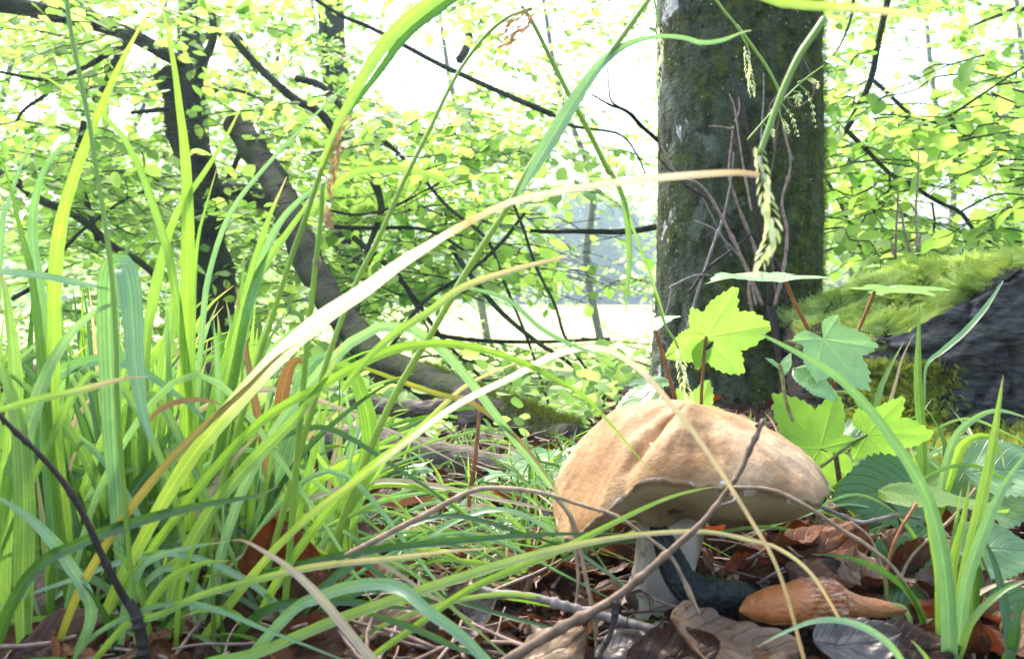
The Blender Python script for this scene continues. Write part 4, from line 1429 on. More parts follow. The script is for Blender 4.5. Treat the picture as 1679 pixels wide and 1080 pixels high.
# ------------------------------------------------------------------ slugs, spider, fly
def slug(name, pts, rad, label, mat, flat, sole=0.35):
    lo = Vector(pts[0])
    m, n = (240, 84) if mat == 'orange_slug' else (140, 40)
    c = spline([tuple(Vector(p) - lo) for p in pts], m)
    t = unit(np.gradient(c, axis=0))
    L = np.linspace(0, 1, m)
    r = np.interp(L, [q[0] for q in rad], [q[1] for q in rad])
    v, uv = [], []
    for j in range(m):
        tt = t[j]
        back = flat if isinstance(flat, Vector) else Vector((0, 0, 1))
        up = np.array(back); up = up - tt * np.dot(up, tt); up /= np.linalg.norm(up) + 1e-9
        s = np.cross(tt, up)
        for i in range(n):
            a = 2 * math.pi * i / n
            x, z = math.cos(a), math.sin(a)
            if z < 0:
                z *= sole                              # flat sole
                x *= 1.08
            k = 1 + 0.05 * nz(math.cos(a) * 2, math.sin(a) * 2, L[j] * 14)
            if mat == 'orange_slug':                # lengthwise rows of tubercles behind the smooth mantle
                row = a / (2 * math.pi) * 26
                tb = abs(math.sin(row * math.pi)) ** 0.6 * (0.45 + 0.55 * abs(math.sin(L[j] * 46 + 1.7 * math.floor(row) + 2 * nz(row, L[j] * 9))) ** 0.5)
                k += 0.15 * tb * sm(0.28, 0.36, L[j]) * sm(0.70, 0.55, L[j]) + 0.012 * nz(a * 9, L[j] * 70, 3)
            else:
                k += 0.05 * nz(a * 5, L[j] * 60, 3)
            v.append(c[j] + s * (x * r[j] * k) + up * (z * r[j] * k))
            uv.append((i / n, L[j]))
    f = grid_faces(n, m, True)
    o = obj(name, mesh_of(name, v, f, mat, uv), None, loc=lo)
    return tag(o, label, 'slug')


SD1 = MD - 0.034
slug('black_slug', [P(1070, 852, SD1 + 0.004), P(1084, 885, SD1), P(1098, 925, SD1), P(1122, 962, SD1 - 0.002), P(1165, 980, SD1), P(1230, 985, SD1 + 0.02), P(1310, 984, SD1 + 0.035),
                    P(1395, 979, SD1 + 0.03), P(1450, 984, SD1 + 0.02), P(1492, 994, SD1 + 0.015)],
     [(0, 0.002), (0.03, 0.0055), (0.12, 0.0085), (0.3, 0.0105), (0.45, 0.0098), (0.7, 0.0068), (0.85, 0.0052), (1.0, 0.0006)],
     'long blackish slug curving down the mushroom stem into the litter', 'black_slug', Vector((0.65, -0.45, 0.62)), 0.5)
SD2 = 0.375
slug('orange_slug', [P(1212, 1001, SD2), P(1240, 996, SD2), P(1285, 992, SD2 - 0.003), P(1335, 990, SD2), P(1372, 990, SD2 + 0.004), P(1405, 994, SD2 + 0.006), P(1450, 998, SD2 + 0.008), P(1488, 1000, SD2 + 0.01)],
     [(0, 0.0008), (0.06, 0.0055), (0.16, 0.0085), (0.32, 0.0104), (0.45, 0.0110), (0.53, 0.0102), (0.58, 0.0084), (0.64, 0.0064), (0.72, 0.0052), (0.82, 0.0044), (0.93, 0.0028), (1, 0.0005)],
     'plump orange-brown slug with ridged back resting on dead leaves', 'orange_slug', Vector((0.05, -0.55, 0.8)), 0.45)

sd = 0.352
v0 = P(1036, 982, sd)
mb = MB()
mb.add(*tube([(-0.002, 0, 0.0045), (-0.0005, 0, 0.001), (0.001, 0, -0.002), (0.002, 0, -0.0045)], [0.001, 0.0024, 0.0026, 0.0012], 12, 16))
mb.add(*tube([(-0.0035, -0.0005, 0.0065), (-0.0022, 0, 0.0045)], [0.0008, 0.0013], 10, 6))
for k, (dx, dz) in enumerate([(0.007, 0.002), (0.0095, -0.001), (0.0085, -0.004), (0.006, 0.004), (-0.007, -0.003), (-0.006, -0.007), (-0.002, -0.0105), (-0.0075, 0.001)]):
    sgn = 1 if dx > 0 else -1
    mb.add(*tube([(-0.001, -0.0005, 0.003), (dx * 0.45, -0.003, max(dz * 0.3, 0) + 0.0045), (dx * 0.85, -0.002, dz * 0.4 + 0.002), (dx, 0.001, dz - 0.002)], [0.0004, 0.00035, 0.0003, 0.0002], 6, 14))
sp = obj('spider', mb.mesh('spider', 'spider_skin'), None, loc=v0)
tag(sp, 'small brown spider clinging under the brown twig before the stem', 'spider')

mb = MB()
mb.add(*tube([(-0.003, 0, -0.003), (0, -0.001, 0), (0.002, 0, 0.0025)], [0.0008, 0.0016, 0.001], 10, 12))
for s in (-1, 1):
    mb.add(*ribbon([(0.001, -0.001, 0.001), (-0.002 + 0.0015 * s, -0.0015, -0.001 + 0.001 * s), (-0.004 + 0.002 * s, -0.001, -0.004 + 0.001 * s)], 0.0016, (0, 0), 0.05, 8))
    for q in (-1, 0, 1):
        mb.add(*tube([(0.0005 * q, -0.0005, 0.0005 * q), (0.0015 * s, -0.001, 0.0014 * q + 0.0008), (0.003 * s, 0.0005, 0.0018 * q - 0.0006)], [0.0002, 0.00012], 5, 6))
fly = obj('fly', mb.mesh('fly', 'fly_skin'), None, loc=P(1164, 566, 0.585))
tag(fly, 'tiny dark fly resting on the bright yellow-green maple leaf', 'fly')


# ------------------------------------------------------------------ maple seedlings and broad leaves
def maple_mesh(mat, lobes=5, teeth=0.05, cup=0.08, seed=0, deep=0.58, wav=0.07):
    deep = max(deep + 0.06, 0.6)
    teeth *= 0.8
    cup *= 1.4
    """palmate toothed leaf, stalk at origin, tip along +y, length 1"""
    n, m = 160, 9
    ctr = [(90, 1.0), (38, 0.82), (142, 0.82), (-22, 0.50), (202, 0.50)][:lobes]
    v, uv = [(0, 0, 0)], [(0.0, 0.0)]
    for j in range(1, m + 1):
        a = j / m
        for i in range(n + 1):
            th = math.radians(-62 + 304 * i / n)
            dg = math.degrees(th)
            R_ = 0.0
            for c0, l in ctr:
                R_ = max(R_, l * (1 - (1 - deep) * (abs(dg - c0) / 27.0) ** 0.85) if abs(dg - c0) < 48 else 0)
            edge = max(0.26, R_)
            edge *= 1 + teeth * (abs(((dg + seed * 7 + 2.5 * nz(dg * 0.07, seed)) / 7.5) % 1 - 0.5) * 2 - 0.5) * 2 + 0.06 * nz(dg * 0.05, seed, 1)
            fall = min(1.0, (min(dg + 62, 242 - dg)) / 10.0 + 0.15)
            edge *= fall
            r = edge * a
            x, y = math.cos(th) * r, math.sin(th) * r
            vein = min(abs(dg - c0) for c0, _ in ctr)
            z = cup * r * r + wav * nz(x * 2.2 + seed, y * 2.2, seed) * a - 0.035 * math.exp(-(vein / 6.0) ** 2) * r
            v.append((x, y, z))
            uv.append((math.radians(vein) * r, a))
    f = []
    for i in range(n):
        f.append((0, 1 + i, 2 + i, 2 + i))
    f = [tuple(q[:3]) for q in f]
    for j in range(1, m):
        for i in range(n):
            a = 1 + (j - 1) * (n + 1) + i
            b = a + n + 1
            f.append((a, b, b + 1, a + 1))
    return mesh_of('leaf', v, f, mat, uv)


def ovate_mesh(mat, seed=0, W=0.36, teeth=0.05, bend=0.15, wav=0.06):
    n, m = 17, 26
    v, uv = [], []
    for j in range(m):
        a = j / (m - 1)
        w_ = W * (math.sin(math.pi * min(1, a ** 0.75)) ** 0.8 * (1 - 0.15 * a) + 0.01)
        for i in range(n):
            q = -1 + 2 * i / (n - 1)
            ed = 1 + (teeth * ((j % 2) * 2 - 1) if abs(q) > 0.99 else 0)
            vein = abs(math.sin((a - abs(q) * 0.18) * 24))
            z = 0.10 * abs(q) * w_ - bend * a * a + wav * nz(q * 1.5 + seed, a * 3, seed) + 0.012 * vein * (1 - 0.3 * abs(q))
            v.append((q * w_ * ed, a, z))
            uv.append((q * 0.5 + 0.5, a))
    return mesh_of('leaf', v, grid_faces(n, m), mat, uv)


def frame(p, tip, nr, s):
    """tip and normal given as (right, up, away)"""
    tw = (RT * tip[0] + UP * tip[1] + FW * tip[2]).normalized()
    nw = (RT * nr[0] + UP * nr[1] + FW * nr[2]).normalized()
    x = tw.cross(nw).normalized()
    z = x.cross(tw).normalized()
    return Matrix.Translation(p) @ Matrix((x, tw, z)).transposed().to_4x4() @ Matrix.Scale(s, 4)


def put_leaf(parent, me, px, py, d, tip, nr, spx, name='leaf', label=None):
    o = bpy.data.objects.new(name, me)
    o.matrix_world = frame(P(px, py, d) - (Vector(parent.location) if parent else Vector()), tip, nr, spx * d / F)
    COL.objects.link(o)
    if parent:
        o.parent = parent
    if label:
        o['label'] = label
    return o


def stalk(parent, name, pts, d0, d1, w0, w1, mat, **k):
    v, f, uv = tube([p - Vector(parent.location) for p in pix(pts, d0, d1)], [w0 * d0 / F / 2, w1 * d1 / F / 2], 8, 6 * len(pts), 0.05, **k)
    o = obj(name, mesh_of(name, v, f, mat, uv), None)
    o.parent = parent
    return o


# seedling just right of the mushroom
D = 0.56
ms = thing('maple_seedling', ground_at(1378, D), 'maple seedling with pale lobed leaves between the mushroom and stump', 'seedling', 'maple seedlings')
stalk(ms, 'stem', [(1392, 985), (1388, 900), (1378, 800), (1368, 730), (1362, 660), (1361, 630)], D, D, 11, 8, 'twig_brown')
stalk(ms, 'petiole', [(1360, 640), (1350, 600), (1325, 540), (1300, 490), (1285, 453)], D, D - 0.03, 8, 6, 'stem_red')
put_leaf(ms, maple_mesh('maple_pale', cup=0.05, seed=1, wav=0.09), 1290, 452, D - 0.03, (-1.0, -0.12, -0.25), (-0.10, 0.92, -0.16), 145)
stalk(ms, 'petiole', [(1364, 640), (1385, 590), (1408, 540), (1425, 500), (1434, 478)], D, D - 0.02, 7, 6, 'stem_red')
put_leaf(ms, maple_mesh('maple_pale', cup=-0.02, seed=2, wav=0.03), 1440, 474, D - 0.02, (0.75, 0.0, -0.9), (0.02, 0.97, 0.09), 120)
stalk(ms, 'petiole', [(1362, 630), (1366, 590), (1372, 560)], D, D - 0.01, 5, 4, 'stem_green')
put_leaf(ms, maple_mesh('maple_pale', cup=0.1, seed=3), 1350, 555, D - 0.02, (0.55, -0.9, -0.35), (0.25, 0.25, -0.9), 112)
put_leaf(ms, ovate_mesh('maple_pale', 3, 0.42), 1300, 606, D - 0.03, (0.8, -0.5, -0.4), (0.1, 0.75, -0.6), 82)
stalk(ms, 'petiole', [(1362, 660), (1340, 625), (1318, 605), (1300, 605)], D, D - 0.03, 5, 4, 'stem_green')
put_leaf(ms, maple_mesh('maple_mid', cup=0.05, seed=4, deep=0.5), 1345, 735, D - 0.02, (-0.6, 0.75, 0.1), (-0.1, -0.25, -1), 120)
put_leaf(ms, maple_mesh('maple_mid', cup=0.05, seed=5, deep=0.5), 1345, 738, D + 0.01, (-0.1, -1.0, 0.0), (0.0, -0.3, -1), 105)
stalk(ms, 'petiole', [(1368, 730), (1358, 738), (1345, 736)], D, D - 0.02, 4, 4, 'stem_green')
put_leaf(ms, maple_mesh('maple_mid', cup=0.06, seed=6, deep=0.52), 1422, 712, D - 0.03, (1.0, 0.05, -0.1), (0.0, -0.35, -1), 105, label='rounded green leaf turned flat towards the viewer')
stalk(ms, 'petiole', [(1346, 765), (1372, 745), (1400, 724), (1422, 712)], D - 0.02, D - 0.03, 6, 4, 'stem_green')
for pts in ([(1285, 650), (1280, 620), (1268, 600)], [(1285, 650), (1290, 615), (1282, 585)]):
    pass
bud = stalk(ms, 'bud_shoot', [(1300, 690), (1288, 655), (1283, 620), (1278, 598)], D - 0.04, D - 0.04, 6, 7, 'stem_green')
put_leaf(ms, ovate_mesh('maple_pale', 5, 0.3), 1280, 605, D - 0.04, (-0.45, 0.4, -0.2), (0.3, 0.8, -0.5), 34)
put_leaf(ms, ovate_mesh('maple_pale', 6, 0.3), 1284, 615, D - 0.04, (0.2, 0.9, -0.1), (-0.9, 0.1, -0.5), 40)

# seedling behind the cap with the brightest leaf
D = 0.60
ms2 = thing('maple_seedling', ground_at(1150, D), 'maple seedling glowing yellow-green behind the mushroom cap', 'seedling', 'maple seedlings')
stalk(ms2, 'petiole', [(1150, 700), (1150, 650), (1154, 590), (1158, 552)], D, D - 0.01, 6, 5, 'stem_red')
put_leaf(ms2, maple_mesh('maple_lit', cup=0.05, seed=8, deep=0.55, wav=0.04), 1158, 552, D - 0.01, (0.86, 0.15, 0.1), (0.10, -0.25, -1), 118)
put_leaf(ms2, ovate_mesh('maple_lit', 9, 0.40), 1160, 550, D - 0.005, (-0.75, -0.45, 0.0), (0.2, -0.3, -1), 78)
put_leaf(ms2, maple_mesh('maple_lit', cup=0.05, seed=10, deep=0.55), 1135, 690, D + 0.03, (0.3, 0.7, 0.1), (0.1, -0.2, -1), 75)
stalk(ms2, 'stem', [(1118, 760), (1112, 680), (1098, 620), (1082, 565), (1070, 525)], D, D - 0.02, 8, 6, 'stem_red')
put_leaf(ms2, maple_mesh('maple_pale', cup=0.02, seed=11), 1070, 522, D - 0.03, (-0.9, -0.3, -0.55), (-0.20, 0.95, -0.20), 105, label='pale leaf seen almost edge on')
put_leaf(ms2, ovate_mesh('herb_grey', 12, 0.30, bend=0.1), 1085, 632, D - 0.02, (-0.9, -0.55, -0.25), (-0.35, 0.85, -0.5), 115)
put_leaf(ms2, ovate_mesh('herb_grey', 14, 0.26, bend=0.1), 1105, 628, D + 0.02, (-0.9, 0.05, -0.3), (-0.05, 0.9, -0.4), 90)

# dark toothed herbs at the right
D = 0.50
hb = thing('bramble', ground_at(1440, D), 'bramble with dark green toothed leaves right of the cap', 'plant')
stalk(hb, 'stem', [(1500, 1000), (1490, 900), (1470, 840), (1450, 820)], D, D, 9, 6, 'twig_brown')
put_leaf(hb, ovate_mesh('herb_dark', 1, 0.42, bend=0.12), 1525, 798, D + 0.02, (-1, -0.06, -0.12), (0.0, 0.55, -0.75), 165)
put_leaf(hb, ovate_mesh('herb_dark', 2, 0.36, bend=0.15), 1500, 842, D + 0.04, (-0.9, -0.2, -0.2), (0.1, 0.6, -0.7), 120)
put_leaf(hb, ovate_mesh('herb_grey', 3, 0.40, bend=0.1), 1545, 820, D + 0.05, (1, 0.12, -0.1), (0.0, 0.6, -0.7), 165)
put_leaf(hb, ovate_mesh('maple_mid', 4, 0.30, bend=0.05), 1440, 808, D - 0.06, (1, -0.06, -0.3), (0.02, 0.93, -0.15), 190)
put_leaf(hb, ovate_mesh('maple_mid', 21, 0.42, bend=0.12), 1395, 760, D + 0.08, (0.9, 0.25, -0.2), (-0.15, 0.6, -0.75), 120)
put_leaf(hb, ovate_mesh('herb_grey', 22, 0.40, bend=0.12), 1375, 720, D + 0.10, (0.9, 0.15, -0.1), (0.0, 0.7, -0.6), 95)
put_leaf(hb, ovate_mesh('maple_mid', 23, 0.40, bend=0.12), 1470, 770, D + 0.08, (1.0, -0.1, -0.1), (0.1, 0.65, -0.7), 110)
put_leaf(hb, ovate_mesh('herb_grey', 24, 0.42, bend=0.12), 1580, 775, D + 0.04, (1.0, 0.15, -0.2), (-0.1, 0.7, -0.65), 150)
put_leaf(hb, ovate_mesh('maple_mid', 25, 0.38, bend=0.12), 1660, 830, D + 0.06, (-0.8, 0.2, -0.3), (0.1, 0.65, -0.7), 110)
D = 0.42
hb2 = thing('nettle', ground_at(1610, D), 'nettle with wet dark wrinkled leaves at the lower right corner', 'plant')
stalk(hb2, 'stem', [(1640, 1075), (1625, 960), (1600, 890)], D, D, 7, 5, 'stem_green')
put_leaf(hb2, ovate_mesh('herb_dark', 5, 0.40, bend=0.15), 1620, 950, D + 0.02, (-1, -0.15, -0.1), (0.05, 0.6, -0.7), 140)
put_leaf(hb2, ovate_mesh('herb_grey', 6, 0.40, bend=0.12), 1560, 905, D + 0.04, (1, 0.1, -0.1), (0.0, 0.62, -0.7), 140)
put_leaf(hb2, ovate_mesh('herb_dark', 7, 0.42, bend=0.12), 1608, 985, D - 0.01, (0.95, -0.25, -0.3), (0.1, 0.6, -0.7), 120)
put_leaf(hb2, ovate_mesh('herb_dark', 8, 0.44, bend=0.12), 1450, 1000, D - 0.02, (1.0, 0.05, 0.1), (-0.05, 0.65, -0.7), 110)
put_leaf(hb2, ovate_mesh('herb_dark', 9, 0.34, bend=0.2), 1440, 955, D + 0.03, (0.25, 0.9, 0.2), (0.3, 0.3, -0.9), 75)
put_leaf(hb2, ovate_mesh('herb_dark', 10, 0.34, bend=0.1), 1475, 930, D + 0.07, (0.5, 0.6, 0.1), (-0.4, 0.4, -0.8), 90)

# small pale herbs by the log
for k, (px, py, d, s, rot) in enumerate([(880, 775, 0.72, 52, 0), (835, 800, 0.7, 50, 1), (915, 760, 0.74, 46, 2), (870, 800, 0.7, 44, 3), (815, 835, 0.64, 52, 1), (660, 790, 0.72, 60, 2), (740, 850, 0.62, 40, 0)]):
    t = thing('woodland_herb', ground_at(px, d), ['pale lobed herb leaf rosette at the left foot of the cap', 'pale lobed herb beside the upright tan stalk', 'light green herb under the end of the fallen log',
              'small pale herb low in front of the log end', 'pale herb behind the curved dry stalk', 'broad pale herb leaf half under the sedge clump', 'small round-leaved herb low among the dry stalks'][k], 'plant', 'small herbs by the log')
    for q in range(4):
        a = rot + q * 1.6
        me = maple_mesh('maple_pale', seed=k + q, deep=0.35, teeth=0.1) if q % 2 == 0 else ovate_mesh('maple_pale', k + q, 0.3)
        x, y = px + math.cos(a) * 14, py - 14 + math.sin(a) * 8
        put_leaf(t, me, x, y, d, (math.cos(a), 0.1, math.sin(a)), (0.1 * math.cos(a), 0.8, -0.5), s)
        stalk(t, 'petiole', [(px, py + 50), (px + math.cos(a) * 4, py + 15), (x, y)], d, d, 3, 2.5, 'stem_green')

# ------------------------------------------------------------------ dead leaves
DEADME = {}
for mt in ('dead_rust', 'dead_brown', 'dead_tan', 'dead_grey'):
    DEADME[mt] = []
    for s in range(4):
        n, m = 15, 23
        v, uv = [], []
        for j in range(m):
            a = j / (m - 1)
            w_ = 0.36 * (math.sin(math.pi * min(1, a ** 0.85)) ** 0.75 + 0.01)
            for i in range(n):
                q = -1 + 2 * i / (n - 1)
                cu = (0.5, -0.3, 0.9, 0.2)[s]
                x = q * w_ * (1 - 0.10 * abs(cu))
                z = cu * w_ * q * q * 0.55 + (0.25, 0.45, -0.2, 0.6)[s] * (a - 0.5) ** 2 + 0.085 * nz(q * 1.6 + s * 3, a * 3.4, s) + 0.045 * nz(q * 4 + s, a * 8, s + 2) + 0.012 * abs(math.sin((a - abs(q) * 0.2) * 22))
                x *= 1 + (0.10 * nz(a * 7, q, s + 5) + 0.14 * min(0, nz(a * 15, s * 4 + math.copysign(3, q), 1)) ) * abs(q)
                v.append((x, a - 0.5, z))
                uv.append((q * 0.5 + 0.5, a))
        DEADME[mt].append(mesh_of('dead_leaf', v, grid_faces(n, m), mt, uv))


def dead_px(px, py, d, tip, nr, spx, mt, var, label):
    o = bpy.data.objects.new('dead_leaf', DEADME[mt][var])
    o.matrix_world = frame(P(px, py, d), tip, nr, spx * d / F)
    COL.objects.link(o)
    return tag(o, label, 'dead leaf')


dead_px(692, 938, 0.50, (1, 0.15, 0.2), (0.1, 0.45, -0.85), 120, 'dead_rust', 0, 'curled rust-orange leaf lying left of the pale bark twig')
dead_px(755, 930, 0.48, (0.3, 0.8, 0.3), (0.7, 0.3, -0.7), 80, 'dead_rust', 2, 'small folded rust leaf touching the curled rust-orange leaf')
dead_px(872, 892, 0.56, (0.7, 0.5, 0.2), (0, 0.3, -0.9), 50, 'dead_rust', 1, 'small round orange-brown leaf below the left lobe of the cap')
dead_px(900, 880, 0.55, (0.4, 0.9, 0.2), (-0.4, 0.3, -0.9), 52, 'dead_rust', 0, 'upright orange-brown leaf tucked against the left cap edge')
dead_px(1345, 915, 0.47, (1, 0.55, 0.2), (-0.3, 0.6, -0.8), 190, 'dead_rust', 1, 'large rust-brown leaf sloping up behind the slugs')
dead_px(1225, 935, 0.47, (1, 0.2, 0.1), (-0.2, 0.5, -0.8), 85, 'dead_rust', 0, 'rust-brown leaf just right of the stem base')
dead_px(1265, 905, 0.50, (0.6, 0.5, 0.2), (0, 0.4, -0.9), 80, 'dead_rust', 3, 'rust leaf standing behind the small black curled leaf')
dead_px(1225, 912, 0.49, (0.8, 0.2, 0.1), (0.1, 0.2, -0.9), 55, 'dead_brown', 2, 'small blackish curled leaf right of the stem')
dead_px(1195, 1066, 0.345, (1, -0.28, 0.1), (0.12, 0.93, -0.35), 230, 'dead_tan', 3, 'big wet light-brown leaf at the foot of the stem')
dead_px(1105, 1082, 0.335, (1, 0.3, 0.0), (0.0, 0.8, -0.6), 160, 'dead_brown', 0, 'brown leaf with dark hollows below the big wet leaf')
dead_px(1035, 1058, 0.36, (0.8, 0.3, 0.2), (-0.2, 0.9, -0.45), 130, 'dead_grey', 1, 'pale silvery wet leaf lying under the forked twig')
dead_px(905, 1070, 0.34, (0.9, 0.45, 0.0), (-0.3, 0.7, -0.7), 140, 'dead_tan', 1, 'pale buff leaf at the bottom under the long twig')
dead_px(1400, 1058, 0.345, (1, 0.05, 0.1), (0.1, 0.8, -0.6), 150, 'dead_grey', 3, 'slate-grey leaf below the tail of the orange slug')
dead_px(1500, 1065, 0.35, (1, -0.1, 0.2), (0.2, 0.6, -0.8), 150, 'dead_brown', 1, 'dull brown leaf right of the slate-grey leaf')
dead_px(1340, 958, 0.43, (1, 0.4, 0.1), (0.1, 0.7, -0.7), 120, 'dead_grey', 0, 'greyish leaf behind the tail of the black slug')
dead_px(1510, 930, 0.45, (1, 0.3, 0.2), (-0.1, 0.5, -0.8), 130, 'dead_brown', 2, 'brown leaf between the nettle and the seedling stem')
dead_px(1600, 840, 0.6, (1, 0.1, 0.2), (0.1, 0.8, -0.6), 110, 'dead_tan', 0, 'pale tan leaf lying beyond the nettle')
dead_px(40, 925, 0.42, (0.2, 1, 0.1), (0.2, 0.2, -0.95), 130, 'dead_brown', 0, 'dark brown upright leaf among the grass at far left')
dead_px(70, 975, 0.40, (0.9, 0.5, 0.1), (0.0, 0.5, -0.9), 120, 'dead_tan', 1, 'crumpled tan leaf in the grass at far left')
dead_px(462, 960, 0.40, (-0.12, 1, 0.1), (0.25, 0.15, -0.95), 230, 'dead_rust', 3, 'tall rust-brown leaf standing upright in the sedge clump')
dead_px(330, 950, 0.42, (0.3, 1, 0.1), (-0.2, 0.15, -0.95), 110, 'dead_rust', 0, 'rust leaf showing between blades left of the tall brown leaf')
dead_px(110, 1050, 0.36, (0.9, 0.3, 0.1), (0.0, 0.5, -0.9), 160, 'dead_brown', 1, 'dark brown leaf under the grass in the lower left corner')
dead_px(760, 1010, 0.40, (0.7, 0.5, 0.1), (0.2, 0.65, -0.7), 140, 'dead_grey', 2, 'grey-brown leaf left of the dark hollow')
dead_px(640, 1030, 0.38, (1, 0.2, 0.1), (0.1, 0.6, -0.8), 130, 'dead_tan', 1, 'torn tan leaf low in front of the sedge clump')
dead_px(520, 1060, 0.36, (1, 0.3, 0.1), (-0.1, 0.6, -0.8), 150, 'dead_brown', 2, 'curled brown leaf at the bottom beside the dry strap blade')
dead_px(835, 940, 0.47, (1, 0.1, 0.1), (0, 0.7, -0.7), 120, 'dead_brown', 1, 'blackish-brown leaf lying behind the pale bark twig')
dead_px(900, 965, 0.44, (1, 0.2, 0.1), (0.1, 0.7, -0.6), 120, 'dead_brown', 0, 'dark curled leaf shading the hollow left of the stem')

names = list(DEADME)
k = 0
while k < 270:
    px, d = random.uniform(-60, 1740), 0.33 + 0.9 * random.random() ** 1.5
    p = ground_at(px, d)
    if 690 < px < 1140 and d < 0.44 or (1140 < px < 1560 and d < 0.40) or p.z < -0.02 or (620 < px < 1080 and d > 0.66 and random.random() < 0.7):
        continue
    mt = random.choices(names, (0.38, 0.44, 0.13, 0.05))[0]
    o = bpy.data.objects.new('dead_leaf', DEADME[mt][random.randrange(4)])
    a = random.uniform(0, 2 * math.pi)
    s = random.uniform(0.028, 0.055)
    o.matrix_world = Matrix.Translation(p + Vector((0, 0, random.uniform(0.004, 0.016)))) @ Matrix.Rotation(a, 4, 'Z') @ Matrix.Rotation(random.gauss(0, 0.45), 4, 'X') @ Matrix.Rotation(random.gauss(0, 0.45), 4, 'Y') @ Matrix.Scale(s, 4)
    COL.objects.link(o)
    tag(o, 'small brown dead leaf lying in the leaf litter', 'dead leaf', 'small dead leaves strewn over the forest floor')
    k += 1
# crumbled litter
pos, nrm, sc = [], [], []
for k in range(9000):
    px, d = random.uniform(-80, 1760), 0.30 + 1.1 * random.random() ** 1.3
    p = ground_at(px, d)
    if p.z < -0.02:
        continue
    pos.append((p.x, p.y, p.z + random.uniform(0, 0.006)))
    nrm.append((random.gauss(0, 1), random.gauss(0, 1), random.gauss(0.1, 0.35)))
    sc.append(random.uniform(0.006, 0.018))
tv, tf, tuv = SMALL_LEAF
sv, sf, suv = tube([(0, 0, 0), (0.03, 0.01, 0.35), (-0.02, 0.0, 0.7), (0.02, 0.02, 1.0)], [0.02, 0.012], 5, 7, 0.2)
sp_, sn_, ss_ = [], [], []
for k in range(900):
    px, d = random.uniform(-60, 1740), 0.31 + 0.8 * random.random() ** 1.4
    p = ground_at(px, d)
    a = random.uniform(0, 2 * math.pi)
    if 1170 < px < 1510 and d < 0.43:
        continue
    sp_.append((p.x, p.y, p.z + random.uniform(0.002, 0.014)))
    sn_.append((math.cos(a), math.sin(a), random.gauss(0.05, 0.16)))
    ss_.append(random.uniform(0.02, 0.065))
o2 = obj('twig_litter', scatter_mesh('twig_litter', sv, sf, suv, np.array(sp_), np.array(sn_), np.array(ss_), 'twig_reddish'))
tag(o2, label='thin broken twig bits and straws strewn through the leaf litter', cat='twigs', kind='stuff')
o = obj('leaf_litter', scatter_mesh('leaf_litter', tv[:, [0, 2, 1]], tf, tuv, np.array(pos), np.array(nrm), np.array(sc), 'dead_brown'))
tag(o, label='crumbled dark leaf litter covering the forest floor', cat='leaf litter', kind='stuff')


# ------------------------------------------------------------------ twigs and dry stalks
def twig(name, pts, d0, d1, w, mat, label, cat='twig', forks=(), wob=0.15, knots=4, group=None):
    p3 = pix(pts, d0, d1)
    lo = Vector(p3[0])
    d = (d0 + d1) / 2
    if forks:
        t = thing(name, lo, label, cat, group)
        v, f, uv = tube([p - lo for p in p3], [x * d / F / 2 for x in w], 10, 9 * len(pts), wob, knots)
        obj('main_stem', mesh_of('main_stem', v, f, mat, uv), None).parent = t
        for fp, fd0, fd1, fw, fm in forks:
            v, f, uv = tube([p - lo for p in pix(fp, fd0, fd1)], [x * fd0 / F / 2 for x in fw], 8, 8 * len(fp), wob, knots)
            obj('side_shoot', mesh_of('side_shoot', v, f, fm, uv), None).parent = t
        return t
    v, f, uv = tube([p - lo for p in p3], [x * d / F / 2 for x in w], 10, 9 * len(pts), wob, knots)
    o = obj(name, mesh_of(name, v, f, mat, uv), None, loc=lo)
    return tag(o, label, cat, group)


twig('forked_twig', [(815, 1092), (880, 1052), (925, 1026), (975, 1000), (1015, 975), (1060, 938), (1100, 902), (1145, 862), (1168, 838), (1195, 800), (1215, 770), (1232, 730), (1252, 688)],
     0.31, 0.33, [17, 16, 13, 10, 9, 8], 'twig_brown', 'long brown forked twig crossing in front of the mushroom stem',
     forks=[([(1010, 985), (1008, 1010), (1000, 1040), (985, 1070), (982, 1092)], 0.315, 0.31, [12, 9, 8], 'twig_dark'),
            ([(1175, 830), (1200, 822), (1205, 815), (1198, 810)], 0.325, 0.33, [4, 3], 'twig_grey'),
            ([(1240, 700), (1242, 697), (1246, 696)], 0.33, 0.33, [7, 5], 'twig_dark')], wob=0.2, knots=7)
twig('bark_twig', [(770, 962), (810, 972), (850, 975), (900, 985), (950, 1000), (1000, 1012), (1050, 1025), (1095, 1040)], 0.39, 0.36, [15, 13, 14, 15, 10], 'twig_grey',
     'thick pale-barked twig lying on the leaves at the stem base', wob=0.35, knots=6)
twig('dark_twig', [(-20, 660), (20, 702), (60, 740), (100, 785), (135, 840), (165, 905), (190, 955), (210, 990)], 0.30, 0.33, [8, 8, 10, 11, 13], 'twig_dark',
     'slender dark twig slanting down through the grass at left', forks=[([(210, 985), (222, 1005), (232, 1045), (240, 1090)], 0.33, 0.33, [16, 20, 18], 'twig_dark')])
twig('dry_stalk', [(566, 910), (640, 872), (700, 842), (770, 806), (820, 800), (890, 808), (960, 830), (1010, 845), (1060, 880), (1100, 912), (1130, 970), (1155, 1030)], 0.36, 0.36, [8, 10, 8, 6, 6, 7], 'stem_tan',
     'rusty dry stalk arching right in front of the cap and stem', 'dry stalk', knots=2)
twig('dry_stalk', [(1200, 798), (1262, 802), (1320, 828), (1380, 868), (1430, 900), (1480, 950), (1530, 1050)], 0.36, 0.38, [5, 6, 7, 6, 5], 'stem_tan',
     'pale dry stalk running right and down from below the cap', 'dry stalk', knots=2)
twig('thin_twig', [(1235, 795), (1290, 812), (1340, 828), (1380, 845), (1415, 856), (1470, 845), (1510, 850)], 0.42, 0.44, [5, 6, 7, 6], 'twig_grey',
     'thin greyish twig lying level right of the cap', knots=5)
